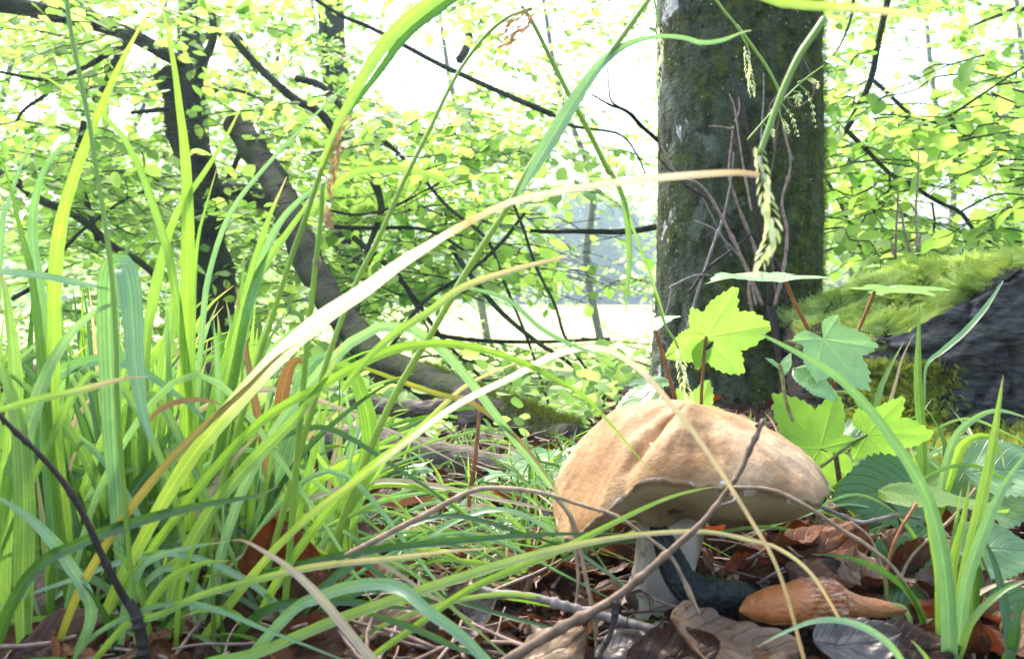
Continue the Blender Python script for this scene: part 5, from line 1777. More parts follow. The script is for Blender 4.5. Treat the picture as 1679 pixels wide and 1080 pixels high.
twig('dry_stalk', [(902, 800), (925, 830), (940, 865), (946, 920), (948, 960), (940, 1020)], 0.40, 0.40, [5, 6, 6, 4], 'stem_tan',
     'thin rust stalk bending over the left cap lobe, left of a pair', 'dry stalk', knots=1)
twig('dry_stalk', [(905, 808), (935, 845), (948, 880), (957, 930), (968, 980), (978, 1040), (978, 1092)], 0.385, 0.38, [6, 7, 7, 7], 'stem_tan',
     'tan stalk bending over the left cap lobe, right of a pair', 'dry stalk', knots=1)
twig('dry_stalk', [(786, 655), (784, 700), (778, 760), (770, 815), (768, 850)], 0.55, 0.55, [4, 7, 9, 7], 'blade_rust' if False else 'stem_red',
     'upright orange-brown stalk standing left of the mushroom', 'dry stalk', knots=1)
twig('dry_stalk', [(1600, 800), (1560, 850), (1500, 905), (1478, 945), (1470, 990)], 0.46, 0.44, [5, 5, 5, 6], 'stem_tan',
     'yellowish dry stalk leaning by the nettle leaves', 'dry stalk', knots=1)
vt = thing('forked_sprig', ground_at(1452, 0.40), 'small yellow-green forked stalk standing before the orange slug tail', 'sprig')
for pts, w0, w1, mt in (([(1458, 1075), (1455, 1010), (1452, 950)], 6, 7, 'stem_green'), ([(1452, 950), (1440, 915), (1425, 880), (1395, 855)], 6, 4, 'stem_tan'), ([(1452, 950), (1460, 910), (1475, 870), (1503, 825)], 6, 5, 'stem_red')):
    stalk(vt, 'stalk', pts, 0.40, 0.40, w0, w1, mt)

# ------------------------------------------------------------------ grass
BR = [('sedge_tuft', 'dense tuft of tall broad sedge blades at the left edge', ground_at(60, 0.43)),
      ('sedge_tuft', 'big tuft of upright sedge filling the left foreground', ground_at(300, 0.45)),
      ('sedge_tuft', 'tuft of blue-green sedge bunched just left of centre', ground_at(480, 0.50)),
      ('sedge_tuft', 'bright green sedge shoot cluster at the lower right', ground_at(1565, 0.40)),
      ('sedge_tuft', 'low thin grass behind the tan stalk and before the log', ground_at(720, 0.72)),
      ('sedge_tuft', 'thin grass growing beyond the left edge of the cap', ground_at(930, 0.62)),
      ('sedge_tuft', 'short thin grass showing between the stem and seedling', ground_at(1230, 0.66)),
      ('sedge_tuft', 'few narrow blades standing before the mossy stump', ground_at(1520, 0.64)),
      ('sedge_tuft', 'grass growing in front of the weathered log at far left', ground_at(120, 0.75)),
      ('sedge_tuft', 'loose grass in front of the left end of the fallen log', ground_at(470, 0.80))]
TUFT = []
for nm, lb, loc in BR:
    TUFT.append(thing(nm, loc, lb, 'grass', 'tufts of sedge and grass'))


def blade_in(t, w3, wid, mat, roll=None, fold=0.18, label=None, tip=True):
    roll = roll or (random.uniform(-0.5, 0.5), random.uniform(-0.5, 0.5))
    lo = Vector(t.location)
    v, f, uv = ribbon(w3, wid, roll, fold, tip=tip)
    o = obj('blade', mesh_of('blade', np.asarray(v) - np.array(lo), f, mat, uv), None)
    o.parent = t
    if label:
        o['label'] = label
    return o


def TB(ti, pts, wpx, mat, d0, d1=None, roll=None, root=True, fold=0.18):
    w3 = pix(pts, d0, d1)
    if root:
        w3 = rooted(w3)
    return blade_in(TUFT[ti], w3, wpx * (0.82 if wpx > 16 else 1.0) * (d0 + (d1 or d0)) / 2 / F, mat, roll, fold)


def OWN(pts, wpx, mat, d0, d1, label, roll=None, root=True, fold=0.18, name='grass_blade', tip=True):
    w3 = pix(pts, d0, d1)
    if root:
        w3 = rooted(w3)
    lo = Vector(w3[0])
    wd = wpx * (d0 + d1) / 2 / F if np.isscalar(wpx) else [q * (d0 + d1) / 2 / F for q in wpx]
    v, f, uv = ribbon(w3, wd, roll or (random.uniform(-0.35, 0.35), random.uniform(-0.35, 0.35)), fold, n=max(56, 6 * len(w3)), tip=tip)
    o = obj(name, mesh_of(name, np.asarray(v) - np.array(lo), f, mat, uv), None, loc=lo)
    return tag(o, label, 'grass blade')


# blades that stand out by themselves
OWN([(185, 975), (225, 900), (272, 815), (325, 735), (420, 622), (480, 562), (530, 520), (590, 480), (660, 430), (740, 380), (820, 338), (880, 321), (1000, 301), (1100, 290), (1200, 283), (1245, 287)],
    [14, 18, 20, 23, 28, 31, 31, 29, 22, 12, 10, 11, 11, 8], 'blade_arch', 0.36, 0.27, 'widest arching blade fading from green through cream to a grey tip', roll=(0.1, -0.15), fold=0.12)
OWN([(420, 935), (500, 852), (560, 806), (645, 741), (720, 683), (770, 652), (840, 618), (900, 586), (955, 571), (1000, 575), (1050, 607), (1100, 662), (1140, 712), (1180, 770), (1230, 850), (1265, 910), (1290, 975), (1318, 1080)],
    [12, 17, 15, 13, 12, 11, 11, 11, 10, 10, 9, 7, 6, 6], 'blade_turning', 0.36, 0.31, 'green blade arching over the cap and drying into a tan stalk', fold=0.14)
OWN([(300, 832), (420, 697), (520, 636), (590, 597), (645, 573), (700, 564), (760, 566), (840, 588), (900, 615), (960, 652), (1010, 705), (1070, 778)], 15, 'blade_yellow', 0.36, 0.33,
    'yellow-green blade arching to a tip on the cap front')
OWN([(330, 1092), (420, 1070), (545, 1018), (670, 974), (840, 919), (950, 892), (1050, 876), (1130, 871), (1180, 874), (1230, 886), (1275, 898), (1330, 940), (1380, 1020)], [16, 18, 18, 18, 17, 15, 12, 8, 7, 6, 5], 'blade_tipped', 0.33, 0.32,
    'long pale-striped blade running level across the mushroom stem', roll=(0.2, 0.1))
OWN([(600, 1085), (680, 1027), (760, 971), (840, 934), (920, 900), (1000, 860), (1070, 826), (1120, 808), (1175, 797), (1195, 795)], 12, 'blade_yellow', 0.345, 0.335, 'narrow bright green blade slanting up below the cap')
OWN([(200, 1030), (260, 1008), (330, 975), (420, 950), (520, 928), (640, 915), (740, 903), (830, 897)], 12, 'blade_tipped', 0.33, 0.34, 'nearly level blade turning tan at its right tip, low in front')
OWN([(470, 1010), (520, 980), (560, 965), (600, 957), (640, 959), (670, 973), (700, 1000), (750, 1036), (800, 1085)], [12, 15, 18, 19, 20, 20, 18, 16], 'blade_blue', 0.33, 0.29, 'blue-green blade arching down to the bottom edge left of the twig', root=True, tip=False)
OWN([(600, 1004), (680, 1030), (760, 1066), (800, 1075)], 11, 'blade_deep', 0.34, 0.33, 'short dark green blade lying under the blue-green arch', root=False)
OWN([(615, 1085), (580, 1045), (530, 985), (480, 935), (440, 908), (400, 886), (372, 886)], 17, 'blade_dry', 0.31, 0.32, 'flat grey-brown dry strap blade crossing the sedge clump', roll=(0.2, 0.6))
OWN([(186, 760), (180, 620), (177, 520), (179, 455), (188, 434), (203, 434), (213, 470), (218, 530), (222, 600), (235, 680), (252, 725)], [14, 16, 22, 30, 36, 38, 38, 36, 34, 24, 4], 'blade_blue', 0.37, 0.33,
    'pale blue-green blade folded over and hanging point down', roll=(0.9, 0.0))
OWN([(20, 770), (50, 690), (75, 615), (110, 555), (150, 515), (190, 498), (215, 500)], 24, 'blade_blue', 0.37, 0.35, 'pale blue-green blade bending up to the right at far left')
OWN([(70, 690), (90, 620), (120, 600), (160, 590), (200, 595), (240, 612), (280, 640), (320, 672), (350, 705)], 22, 'blade_blue', 0.40, 0.38, 'blue-green blade arching low behind the hanging folded blade')
OWN([(-30, 680), (60, 655), (130, 640), (200, 621), (245, 617)], 12, 'blade_tipped', 0.32, 0.33, 'browning blade lying level across the left grass', root=False)
OWN([(-30, 443), (60, 450), (120, 462), (187, 476)], 13, 'blade_blue', 0.35, 0.36, 'pale level blade entering from the left edge', root=False, roll=(0.5, 0.5))
OWN([(120, 990), (175, 890), (240, 800), (310, 722), (400, 640), (450, 590), (510, 540)], 14, 'blade_olive', 0.35, 0.33, 'olive-brown blade running beside the widest arching blade')
OWN([(120, 1085), (150, 1000), (110, 920), (80, 880), (40, 842), (-20, 805)], 19, 'blade_blue', 0.35, 0.34, 'blue-green blade bent down to the left edge low in the grass')
OWN([(10, 1010), (60, 930), (130, 890), (220, 856), (320, 830), (420, 812), (458, 796)], 19, 'blade_deep', 0.34, 0.35, 'dark glossy green blade lying level in the left grass')
OWN([(100, 905), (108, 810), (114, 770), (125, 740), (145, 729), (166, 727)], 10, 'blade_dry', 0.40, 0.40, 'whitish dry blade bent over in the left grass')
OWN([(245, 690), (258, 675), (285, 660), (320, 655), (345, 657), (366, 664)], 9, 'blade_rust', 0.36, 0.36, 'small rust-tipped dry blade curling over the left grass', root=False)
OWN([(205, 1000), (228, 935), (250, 915), (290, 902), (330, 893), (375, 887)], 13, 'blade_blue', 0.35, 0.35, 'short blue-green blade curving from the dark twig')
OWN([(545, 930), (560, 850), (590, 790), (606, 740), (604, 690), (590, 640), (575, 605), (560, 600), (530, 590)], [10, 14, 20, 27, 32, 32, 28, 20, 8], 'blade_fresh', 0.44, 0.40, 'broad bright green blade folded downwards before the log end', roll=(0.1, 0.3))
OWN([(410, 900), (440, 820), (475, 720), (492, 640), (500, 610), (525, 585), (560, 588)], [16, 20, 24, 28, 30, 24, 10], 'blade_blue', 0.42, 0.41, 'shiny blue-white blade bending over left of the log')
OWN([(470, 720), (462, 660), (472, 610), (488, 590), (505, 605)], 22, 'blade_rust', 0.43, 0.43, 'withered rust-brown blade crumpled among the sedge stems', root=False)
OWN([(1180, -40), (1260, -4), (1300, 6), (1400, 14), (1480, 22), (1535, 32)], [15, 16, 15, 14, 11, 5], 'blade_tipped', 0.25, 0.25, 'blurred pale blade crossing the very top right', root=False)
OWN([(850, 320), (905, 225), (945, 160), (985, 105), (1030, 72), (1080, 60), (1120, 62), (1150, 70), (1185, 66), (1215, 54), (1232, 50)], [6, 18, 26, 24, 20, 15, 10, 6, 8, 7, 2], 'blade_blue', 0.36, 0.37,
    'pale grey-green blade curving over to a wavy tip before the trunk', root=False, roll=(0.2, 0.0))
OWN([(525, 275), (548, 215), (575, 165), (605, 110), (645, 55), (695, 12), (760, -30)], [6, 10, 16, 22, 25, 22, 15], 'blade_fresh', 0.33, 0.32, 'broad fresh blade sweeping up out of the top left of centre', root=False, fold=0.3)
OWN([(545, 230), (575, 180), (620, 120), (665, 60), (720, 15), (780, -25)], [4, 8, 12, 14, 14, 10], 'blade_deep', 0.34, 0.34, 'narrow darker blade beside the broad fresh blade at the top', root=False)
OWN([(1090, 520), (1066, 450), (1045, 395), (1030, 350), (1018, 315), (1000, 280)], [2, 4, 5, 5, 5, 4], 'blade_fresh', 0.40, 0.40, 'thin green stem dropping beside the trunk left edge', root=False)
OWN([(995, 270), (1018, 315), (1028, 360), (1032, 420), (1026, 515)], [8, 9, 10, 8, 1], 'blade_fresh', 0.40, 0.40, 'narrow green leaf hanging straight down left of the trunk', root=False)
OWN([(500, 360), (560, 295), (600, 280), (650, 277), (700, 285), (745, 305), (770, 320)], 12, 'blade_fresh', 0.40, 0.38, 'slender blade arching right above the leaning trunk', root=False)
OWN([(395, 560), (420, 460), (440, 400), (470, 350), (520, 305), (560, 288), (600, 280)], 17, 'blade_blue', 0.42, 0.40, 'pale blade arching up across the leaning trunk')
OWN([(380, 620), (405, 500), (430, 440), (465, 390), (505, 335), (540, 300)], 22, 'blade_fresh', 0.42, 0.41, 'broad green blade slanting across the leaning trunk')
OWN([(560, 640), (600, 590), (650, 545), (705, 510), (760, 470), (850, 440), (930, 420)], [8, 12, 13, 13, 11, 9, 4], 'blade_tipped', 0.34, 0.32, 'pale thin blade crossing below the widest arching blade', root=False)
OWN([(760, 470), (830, 490), (890, 540), (950, 570), (1010, 590)], 8, 'blade_blue', 0.33, 0.33, 'thin faint blade dropping right before the bright meadow', root=False)
OWN([(590, 600), (700, 640), (780, 665), (850, 720), (890, 770), (915, 810)], 9, 'blade_olive', 0.42, 0.40, 'yellowish thin blade slanting down to the left cap edge', root=False)
OWN([(545, 840), (620, 760), (700, 690), (760, 635), (820, 605), (870, 590)], 9, 'blade_tipped', 0.44, 0.44, 'thin grey-green blade rising over the log to a dry tip', root=False)
# right side
OWN([(1556, 1085), (1552, 960), (1535, 860), (1505, 785), (1445, 695), (1385, 628), (1320, 585), (1245, 546)], [22, 26, 24, 20, 17, 15, 12, 3], 'blade_blue', 0.35, 0.33, 'pale blue-green blade arching up left from the lower right cluster')
OWN([(1480, 1085), (1445, 1045), (1395, 1020), (1340, 1017), (1290, 1034), (1240, 1060)], 12, 'blade_blue', 0.31, 0.30, 'pale blade arching low over the slate-grey leaf')
OWN([(1512, 820), (1510, 700), (1505, 620), (1506, 560), (1508, 498)], 15, 'blade_fresh', 0.56, 0.56, 'straight bright green blade standing before the stump')
OWN([(1516, 660), (1519, 600), (1545, 575), (1580, 545), (1615, 505), (1645, 460)], [3, 4, 9, 10, 8, 2], 'blade_blue', 0.56, 0.56, 'thin pale blade leaning right across the dark stump', root=False)

# traced blades that belong to the tufts
for ti, pts, wpx, mt, d0, d1 in [
    (0, [(95, 760), (86, 640), (88, 540), (90, 450), (96, 390), (112, 320), (132, 260), (160, 190), (200, 100), (252, 5)], 26, 'blade_yellow', 0.38, 0.36),
    (1, [(307, 760), (306, 640), (306, 540), (307, 450), (308, 350), (304, 260), (296, 190), (284, 100), (268, 20), (260, -20)], 26, 'blade_yellow', 0.40, 0.38),
    (0, [(80, 760), (75, 640), (66, 500), (53, 390), (58, 325), (74, 275), (100, 242), (134, 217)], 28, 'blade_blue', 0.39, 0.37),
    (0, [(85, 760), (70, 600), (52, 450), (34, 380), (18, 310), (-5, 240)], 19, 'blade_fresh', 0.38, 0.36),
    (0, [(0, 420), (10, 350), (30, 282), (62, 218), (116, 156)], 11, 'blade_blue', 0.38, 0.38),
    (1, [(310, 640), (296, 540), (288, 480), (272, 400), (252, 340), (228, 275), (198, 220), (160, 182), (110, 150), (60, 118), (0, 98)], 15, 'blade_fresh', 0.40, 0.36),
    (1, [(235, 700), (240, 560), (255, 470), (270, 405), (292, 345), (330, 290), (362, 240), (388, 190), (406, 148)], 20, 'blade_fresh', 0.41, 0.38),
    (1, [(315, 640), (318, 470), (325, 390), (340, 330), (358, 268)], 10, 'blade_fresh', 0.42, 0.4),
    (1, [(330, 560), (345, 440), (380, 345), (440, 268), (500, 205), (560, 146), (612, 95)], 9, 'blade_blue', 0.42, 0.42),
    (0, [(40, 1085), (38, 950), (40, 830), (34, 720), (16, 640), (-15, 560)], 38, 'blade_fresh', 0.36, 0.36),
    (0, [(10, 1085), (4, 950), (10, 820), (22, 700), (24, 600), (10, 480), (-5, 430)], 34, 'blade_fresh', 0.37, 0.37),
    (1, [(150, 1085), (130, 960), (110, 850), (95, 740), (78, 640), (66, 560)], 32, 'blade_fresh', 0.40, 0.40),
    (1, [(240, 1000), (225, 880), (210, 760), (212, 660), (222, 600), (240, 540), (262, 470), (270, 440)], 36, 'blade_fresh', 0.42, 0.42),
    (1, [(190, 920), (187, 800), (185, 700), (183, 600), (180, 540)], 30, 'blade_deep', 0.43, 0.43),
    (1, [(250, 800), (258, 690), (275, 560), (285, 480), (290, 440)], 36, 'blade_fresh', 0.44, 0.44),
    (1, [(345, 700), (362, 620), (380, 560), (392, 505), (398, 460), (400, 420)], 24, 'blade_fresh', 0.46, 0.46),
    (1, [(370, 720), (385, 600), (398, 520), (415, 440), (440, 360), (470, 290)], 26, 'blade_fresh', 0.46, 0.44),
    (1, [(290, 640), (320, 540), (345, 500), (370, 478), (383, 468)], 17, 'blade_yellow', 0.44, 0.44),
    (1, [(415, 640), (402, 560), (392, 500), (386, 468)], 14, 'blade_rust', 0.44, 0.44),
    (1, [(160, 905), (180, 860), (220, 800), (250, 760), (280, 705), (300, 660)], 24, 'blade_deep', 0.40, 0.40),
    (1, [(270, 1085), (285, 960), (330, 860), (400, 770), (480, 690), (540, 610), (560, 560)], 26, 'blade_fresh', 0.37, 0.35),
    (2, [(420, 1060), (470, 900), (500, 800), (520, 720), (545, 640)], 20, 'blade_fresh', 0.43, 0.42),
    (2, [(395, 1080), (450, 960), (520, 860), (590, 780), (690, 700), (740, 650)], 18, 'blade_yellow', 0.37, 0.36),
    (2, [(460, 1060), (520, 900), (560, 830), (620, 760), (680, 700)], 13, 'blade_blue', 0.46, 0.46),
    (2, [(440, 1070), (500, 940), (560, 850), (600, 815)], 17, 'blade_blue', 0.44, 0.44),
    (2, [(480, 1040), (540, 900), (610, 830), (680, 800), (730, 790)], 11, 'blade_blue', 0.48, 0.48),
    (2, [(440, 1000), (540, 870), (600, 800), (690, 800), (760, 840), (790, 900)], 11, 'blade_yellow', 0.47, 0.45),
    (2, [(420, 1060), (480, 1000), (560, 940), (600, 925), (680, 990), (700, 995)], 12, 'blade_deep', 0.36, 0.36),
    (2, [(420, 1010), (500, 985), (560, 985), (620, 992), (700, 1000)], 15, 'blade_deep', 0.36, 0.36),
    (3, [(1562, 1085), (1578, 960), (1602, 850), (1625, 745), (1645, 615)], 22, 'blade_yellow', 0.36, 0.36),
    (3, [(1570, 1070), (1584, 960), (1610, 880), (1645, 800), (1700, 720)], 24, 'blade_blue', 0.355, 0.34),
    (3, [(1540, 1080), (1540, 950), (1525, 850), (1508, 780), (1490, 725)], 16, 'blade_fresh', 0.36, 0.35),
    (3, [(1570, 1080), (1595, 1015), (1645, 968), (1700, 945)], 12, 'blade_fresh', 0.35, 0.34),
    (3, [(1590, 1085), (1600, 960), (1597, 900)], 14, 'blade_deep', 0.37, 0.37),
    (3, [(1655, 1090), (1648, 1000), (1630, 920), (1600, 860)], 14, 'blade_deep', 0.34, 0.36),
    (3, [(1525, 1090), (1505, 1060), (1493, 1048)], 12, 'blade_fresh', 0.33, 0.33),
    (3, [(1660, 1060), (1670, 1000), (1690, 960)], 16, 'blade_deep', 0.34, 0.34),
    (3, [(1570, 1085), (1560, 950), (1580, 850), (1590, 790)], 18, 'blade_yellow', 0.37, 0.37),
    (7, [(1545, 790), (1565, 720), (1600, 685), (1640, 673), (1700, 690)], 13, 'blade_blue', 0.55, 0.5),
    (7, [(1555, 790), (1575, 735), (1600, 716), (1625, 718), (1642, 745), (1646, 765)], 15, 'blade_yellow', 0.55, 0.52),
    (7, [(1435, 720), (1440, 650), (1460, 600), (1482, 560)], 11, 'blade_fresh', 0.66, 0.66),
    (7, [(1430, 720), (1400, 650), (1365, 640)], 9, 'blade_fresh', 0.66, 0.66),
    (7, [(1465, 640), (1478, 590), (1498, 548)], 6, 'blade_dry', 0.66, 0.66),
    (7, [(1680, 790), (1640, 745), (1590, 735)], 10, 'blade_deep', 0.6, 0.6),
]:
    TB(ti, pts, wpx, mt, d0, d1)

# freely grown blades
FRESH = ['blade_fresh', 'blade_deep', 'blade_blue', 'blade_yellow', 'blade_fresh', 'blade_deep', 'blade_tipped', 'blade_dry']


def grow(ti, n, pxr, dr, hr, wr, lean=0.5, mats=None, wts=None):
    t = TUFT[ti]
    for _ in range(n):
        px, d = random.uniform(*pxr), random.uniform(*dr)
        b = ground_at(px, d)
        h = random.uniform(*hr)
        a = random.uniform(0, 2 * math.pi)
        ln = abs(random.gauss(0, lean)) * h
        dx, dy = math.cos(a) * ln, math.sin(a) * ln * 0.6
        cv = random.uniform(0.5, 1.0)
        pts = [b + Vector((0, 0, -0.004))]
        for q in (0.3, 0.6, 0.85, 1.0):
            pts.append(b + Vector((dx * q ** 2, dy * q ** 2, h * (q - 0.28 * cv * q ** 3 * min(1.5, ln / h * 1.6)))))
        mt = random.choices(mats or FRESH, wts)[0]
        blade_in(t, pts, random.uniform(*wr), mt, (random.uniform(-1.0, 1.0), random.uniform(-1.0, 1.0)), random.uniform(0.08, 0.3))


WT = (5, 5, 3, 2.5, 3, 3, 1.2, 0.8)
grow(0, 80, (-60, 180), (0.40, 0.60), (0.08, 0.20), (0.0028, 0.0068), 0.40, wts=WT)
grow(1, 170, (130, 430), (0.40, 0.64), (0.07, 0.19), (0.0026, 0.0066), 0.45, wts=WT)
grow(2, 110, (400, 590), (0.44, 0.62), (0.06, 0.14), (0.002, 0.0048), 0.7, wts=(3, 4, 5, 1.5, 2, 3, 1.2, 1))
grow(4, 100, (560, 870), (0.42, 0.60), (0.012, 0.035), (0.0014, 0.0032), 1.3, wts=(3, 3, 5, 1, 2, 2, 1.2, 1.5))
grow(5, 80, (850, 1000), (0.48, 0.68), (0.02, 0.06), (0.0015, 0.0032), 0.7, wts=(5, 3, 3, 2, 3, 2, 0.6, 0.4))
grow(4, 150, (620, 1020), (0.60, 0.84), (0.015, 0.05), (0.0012, 0.003), 0.9, wts=(5, 3, 4, 2, 3, 2, 0.8, 0.6))
grow(6, 60, (1165, 1345), (0.56, 0.78), (0.03, 0.085), (0.002, 0.0038), 0.45, wts=(5, 3, 2, 2, 4, 2, 0.4, 0.4))
grow(7, 26, (1400, 1679), (0.58, 0.76), (0.04, 0.10), (0.002, 0.004), 0.6, wts=(4, 3, 2, 2, 3, 3, 0.5, 0.6))
grow(0, 34, (-50, 260), (0.345, 0.43), (0.025, 0.11), (0.002, 0.0048), 0.7, wts=WT)
grow(1, 30, (200, 480), (0.345, 0.43), (0.02, 0.08), (0.0018, 0.004), 0.9, wts=WT)
grow(8, 60, (-60, 300), (0.62, 0.9), (0.05, 0.12), (0.003, 0.005), 0.6, wts=WT)
grow(9, 60, (300, 600), (0.54, 0.68), (0.015, 0.04), (0.0016, 0.0036), 1.1, wts=(3, 3, 5, 1, 2, 2, 1.5, 1.5))


def arcs(ti, n, pxr, dr, lr, ap, wr, mats, wts=None, right=0.75):
    """long thin blades that rise, bend over and lie across the clearing"""
    t = TUFT[ti]
    for _ in range(n):
        px, d = random.uniform(*pxr), random.uniform(*dr)
        b = ground_at(px, d)
        s = 1 if random.random() < right else -1
        L_, h = random.uniform(*lr), random.uniform(*ap)
        dy = random.gauss(0, 0.25) * L_
        end = random.uniform(-0.2, 0.75)
        pts = [b + Vector((0, 0, -0.004)), b + Vector((s * L_ * 0.16, dy * 0.15, h * 0.62)), b + Vector((s * L_ * 0.45, dy * 0.45, h)),
               b + Vector((s * L_ * 0.75, dy * 0.75, h * (0.55 + 0.45 * end))), b + Vector((s * L_, dy, h * end * 0.9 + 0.004))]
        blade_in(t, pts, random.uniform(*wr), random.choices(mats, wts)[0], (random.uniform(-0.9, 0.9), random.uniform(-0.9, 0.9)), random.uniform(0.1, 0.3))


arcs(2, 34, (380, 600), (0.36, 0.50), (0.08, 0.20), (0.015, 0.06), (0.0014, 0.0036), ['blade_fresh', 'blade_blue', 'blade_deep', 'blade_yellow', 'blade_tipped', 'blade_dry'], (3, 4, 3, 1.5, 2, 1.5))
arcs(4, 46, (560, 880), (0.42, 0.58), (0.05, 0.15), (0.008, 0.03), (0.001, 0.0026), ['blade_fresh', 'blade_blue', 'blade_deep', 'blade_tipped', 'blade_dry', 'blade_rust'], (3, 4, 2, 2, 3, 0.8), 0.5)
arcs(0, 16, (-60, 200), (0.335, 0.40), (0.06, 0.15), (0.01, 0.05), (0.0018, 0.004), ['blade_fresh', 'blade_blue', 'blade_deep'], (3, 3, 3), 0.6)
arcs(1, 22, (60, 420), (0.36, 0.5), (0.10, 0.26), (0.06, 0.16), (0.0022, 0.005), ['blade_fresh', 'blade_blue', 'blade_deep', 'blade_tipped', 'blade_dry'], (3, 5, 3, 1, 0.8), 0.55)
arcs(5, 20, (850, 1000), (0.46, 0.6), (0.05, 0.12), (0.015, 0.05), (0.001, 0.0022), ['blade_fresh', 'blade_blue', 'blade_dry'], (3, 3, 1), 0.5)
arcs(7, 22, (1420, 1680), (0.46, 0.7), (0.06, 0.16), (0.02, 0.07), (0.0012, 0.003), ['blade_fresh', 'blade_blue', 'blade_deep', 'blade_dry'], (3, 3, 3, 0.8), 0.5)
grow(3, 8, (1490, 1640), (0.36, 0.46), (0.03, 0.08), (0.002, 0.004), 0.5, wts=WT)


# ------------------------------------------------------------------ flowering stems of grasses
def spike(parent, pts, d0, d1, wpx, mat, n, sl=1.0):
    """a drooping ear of overlapping scales"""
    p3 = [p - Vector(parent.location) for p in pix(pts, d0, d1)]
    c = spline(p3, n)
    t = unit(np.gradient(c, axis=0))
    w_ = wpx * (d0 + d1) / 2 / F
    v, f, uv = leaf_template(1.25, 0.24, 0.6, 0.0, rows=(0, 0.3, 0.74, 1.0))
    tv = np.stack([v[:, 0], -v[:, 2], v[:, 1]], axis=1)
    pos, ax, xa, sc = [], [], [], []
    for i in range(n):
        tt = t[i]
        s = unit(np.cross(tt, np.array([0.3, 0.9, 0.2])))
        b = np.cross(s, tt)
        env = 0.55 + 0.45 * math.sin(math.pi * min(1, (i + 1) / n * 0.95))
        for k in range(3):
            a = i * 2.4 + k * 2.094
            o_ = s * math.cos(a) + b * math.sin(a)
            pos.append(c[i] + o_ * w_ * 0.12)
            ax.append(tt * 1.0 + o_ * 0.48)
            xa.append(np.cross(tt, o_))
            sc.append(w_ * 0.80 * env * sl * random.uniform(0.75, 1.2))
    o = obj('seed_head', scatter_mesh('seed_head', tv, f, uv, np.array(pos), np.array(ax), np.array(sc), mat, xax=np.array(xa)), None)
    o.parent = parent
    o['kind'] = 'stuff'
    return o


def culm_thing(label, pts, d0, d1, w0, w1, mat='culm_green', root=True):
    w3 = pix(pts, d0, d1)
    if root:
        w3 = rooted(w3)
    lo = Vector(w3[0])
    t = thing('flowering_grass', lo, label, 'grass stem', 'flowering grass stems')
    v, f, uv = tube([Vector(p) - lo for p in w3], [w0 * d0 / F / 2, w1 * d1 / F / 2], 8, 7 * len(w3), 0.03)
    obj('culm', mesh_of('culm', v, f, mat, uv), None).parent = t
    return t


g = culm_thing('thin upright dark green stem near the left edge', [(195, 700), (190, 560), (183, 450), (170, 350), (158, 280), (147, 205), (132, 130), (117, 55), (108, -10)], 0.34, 0.33, 9, 8)
g = culm_thing('stem with orange-brown scaly ear crossing the upper left of centre', [(415, 620), (440, 540), (475, 430), (500, 360), (525, 285), (548, 225)], 0.36, 0.335, 12, 8)
spike(g, [(575, 190), (556, 212), (553, 240), (548, 265), (545, 290), (541, 318)], 0.335, 0.335, 15, 'seed_rust', 26)
spike(g, [(540, 335), (537, 350), (540, 372)], 0.335, 0.335, 13, 'seed_rust', 10)
g = culm_thing('jointed green stem with a brown node left of centre', [(500, 600), (508, 520), (518, 430), (526, 360), (529, 300)], 0.36, 0.35, 13, 8)
v, f, uv = tube([Vector(p) - Vector(g.location) for p in pix([(519, 440), (520, 430), (521, 420)], 0.356, 0.356)], [0.0012, 0.0022, 0.0012], 10, 10)
obj('node', mesh_of('node', v, f, 'twig_reddish', uv), None).parent = g
g = culm_thing('long straight stem slanting up to the top right of centre', [(570, 830), (640, 662), (711, 540), (765, 445), (832, 340), (870, 272), (935, 170), (1000, 88), (1070, -10)], 0.40, 0.36, 13, 9)
g = culm_thing('pale stem slanting from the widest blade up to brown drooping ears', [(515, 660), (575, 485), (620, 392), (660, 302), (700, 222), (745, 130), (790, 66), (830, 30), (872, 14)], 0.38, 0.36, 12, 6)
spike(g, [(872, 15), (850, 28), (832, 45), (822, 56)], 0.36, 0.36, 13, 'seed_rust', 14)
spike(g, [(880, 20), (862, 42), (842, 60), (822, 78)], 0.36, 0.36, 15, 'seed_rust', 16)
g = culm_thing('rough green stem descending from the brown ears to the trunk', [(855, 10), (875, 40), (905, 100), (938, 165), (960, 205), (975, 235), (1000, 285)], 0.37, 0.40, 7, 9, root=False)
g = culm_thing('arching pale stem with a big drooping ear before the trunk', [(1352, 30), (1335, 55), (1310, 92), (1285, 145), (1268, 190), (1252, 235), (1246, 252)], 0.30, 0.30, 11, 10, root=False)
spike(g, [(1240, 240), (1248, 270), (1252, 300), (1258, 330), (1265, 360), (1262, 395), (1250, 425), (1244, 442)], 0.30, 0.30, 25, 'seed_scale', 15, 1.15)
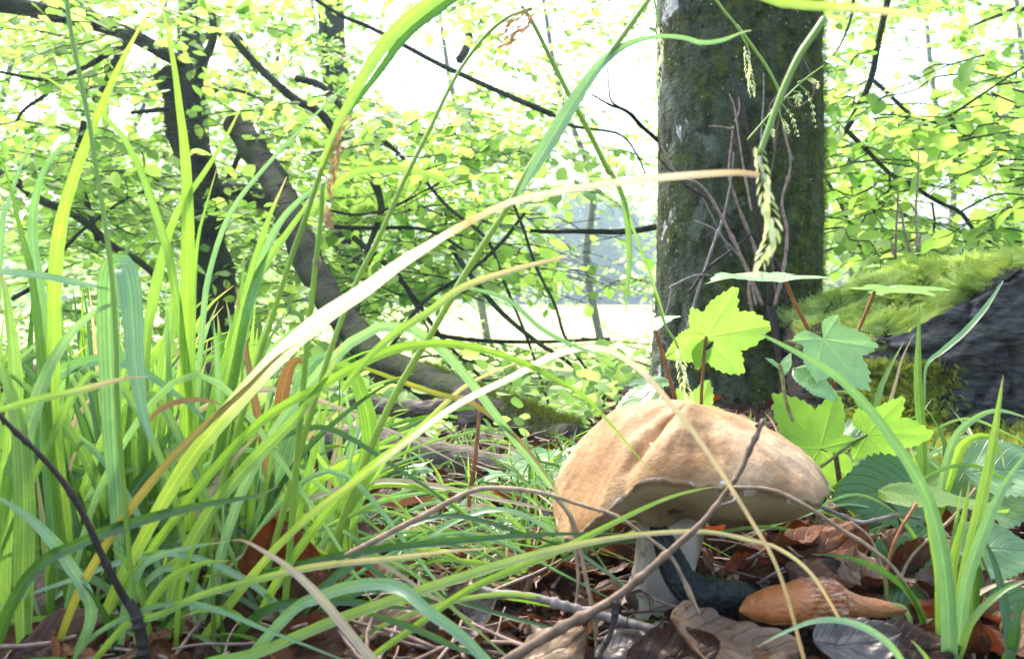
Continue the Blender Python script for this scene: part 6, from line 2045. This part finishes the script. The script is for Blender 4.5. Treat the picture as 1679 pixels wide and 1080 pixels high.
g = culm_thing('thin stem hanging a small pale ear against the upper trunk', [(1165, -15), (1185, 15), (1210, 45), (1218, 62), (1226, 76)], 0.50, 0.50, 5, 3, root=False)
spike(g, [(1222, 76), (1226, 100), (1229, 125), (1234, 152)], 0.50, 0.50, 13, 'seed_scale', 12)
v, f, uv = tube([Vector(p) - Vector(g.location) for p in pix([(1208, 42), (1240, 85), (1262, 118), (1285, 165)], 0.50, 0.50)], [0.001, 0.0009], 6, 16)
obj('culm', mesh_of('culm', v, f, 'culm_green', uv), None).parent = g
g = culm_thing('thin stem with a whitish ear along the left trunk edge', [(1068, -15), (1076, 15), (1080, 45)], 0.52, 0.52, 4, 3, root=False)
spike(g, [(1081, 45), (1082, 80), (1080, 115), (1076, 160)], 0.52, 0.52, 14, 'seed_scale', 14)
g = culm_thing('green stem whose pale ear hangs down onto the cap', [(1040, 380), (1068, 455), (1090, 530), (1108, 560), (1112, 572)], 0.42, 0.42, 5, 4, root=False)
spike(g, [(1112, 570), (1117, 600), (1122, 630), (1130, 660)], 0.42, 0.42, 18, 'seed_scale', 11)
g = culm_thing('loose branching grass panicle with tiny drops of seed by the trunk', [(1225, 230), (1260, 190), (1290, 158), (1320, 130), (1350, 108)], 0.50, 0.50, 3, 2.5, root=False)
for pts in ([(1308, 135), (1325, 130), (1338, 135)], [(1308, 138), (1322, 150), (1332, 175), (1335, 200)], [(1300, 150), (1312, 152), (1308, 165)], [(1288, 160), (1300, 160), (1310, 158)],
            [(1280, 168), (1290, 180), (1298, 190), (1306, 215)], [(1275, 172), (1282, 195), (1290, 210)], [(1262, 188), (1272, 190), (1265, 185)], [(1250, 200), (1258, 210), (1265, 215)]):
    v, f, uv = tube([Vector(p) - Vector(g.location) for p in pix(pts, 0.5, 0.5)], [0.0004, 0.0003], 5, 10)
    obj('branchlet', mesh_of('branchlet', v, f, 'culm_green', uv), None).parent = g
    spike(g, pts[1:] + [(pts[-1][0] + 2, pts[-1][1] + 6)], 0.5, 0.5, 6, 'seed_scale', 6, 1.3)
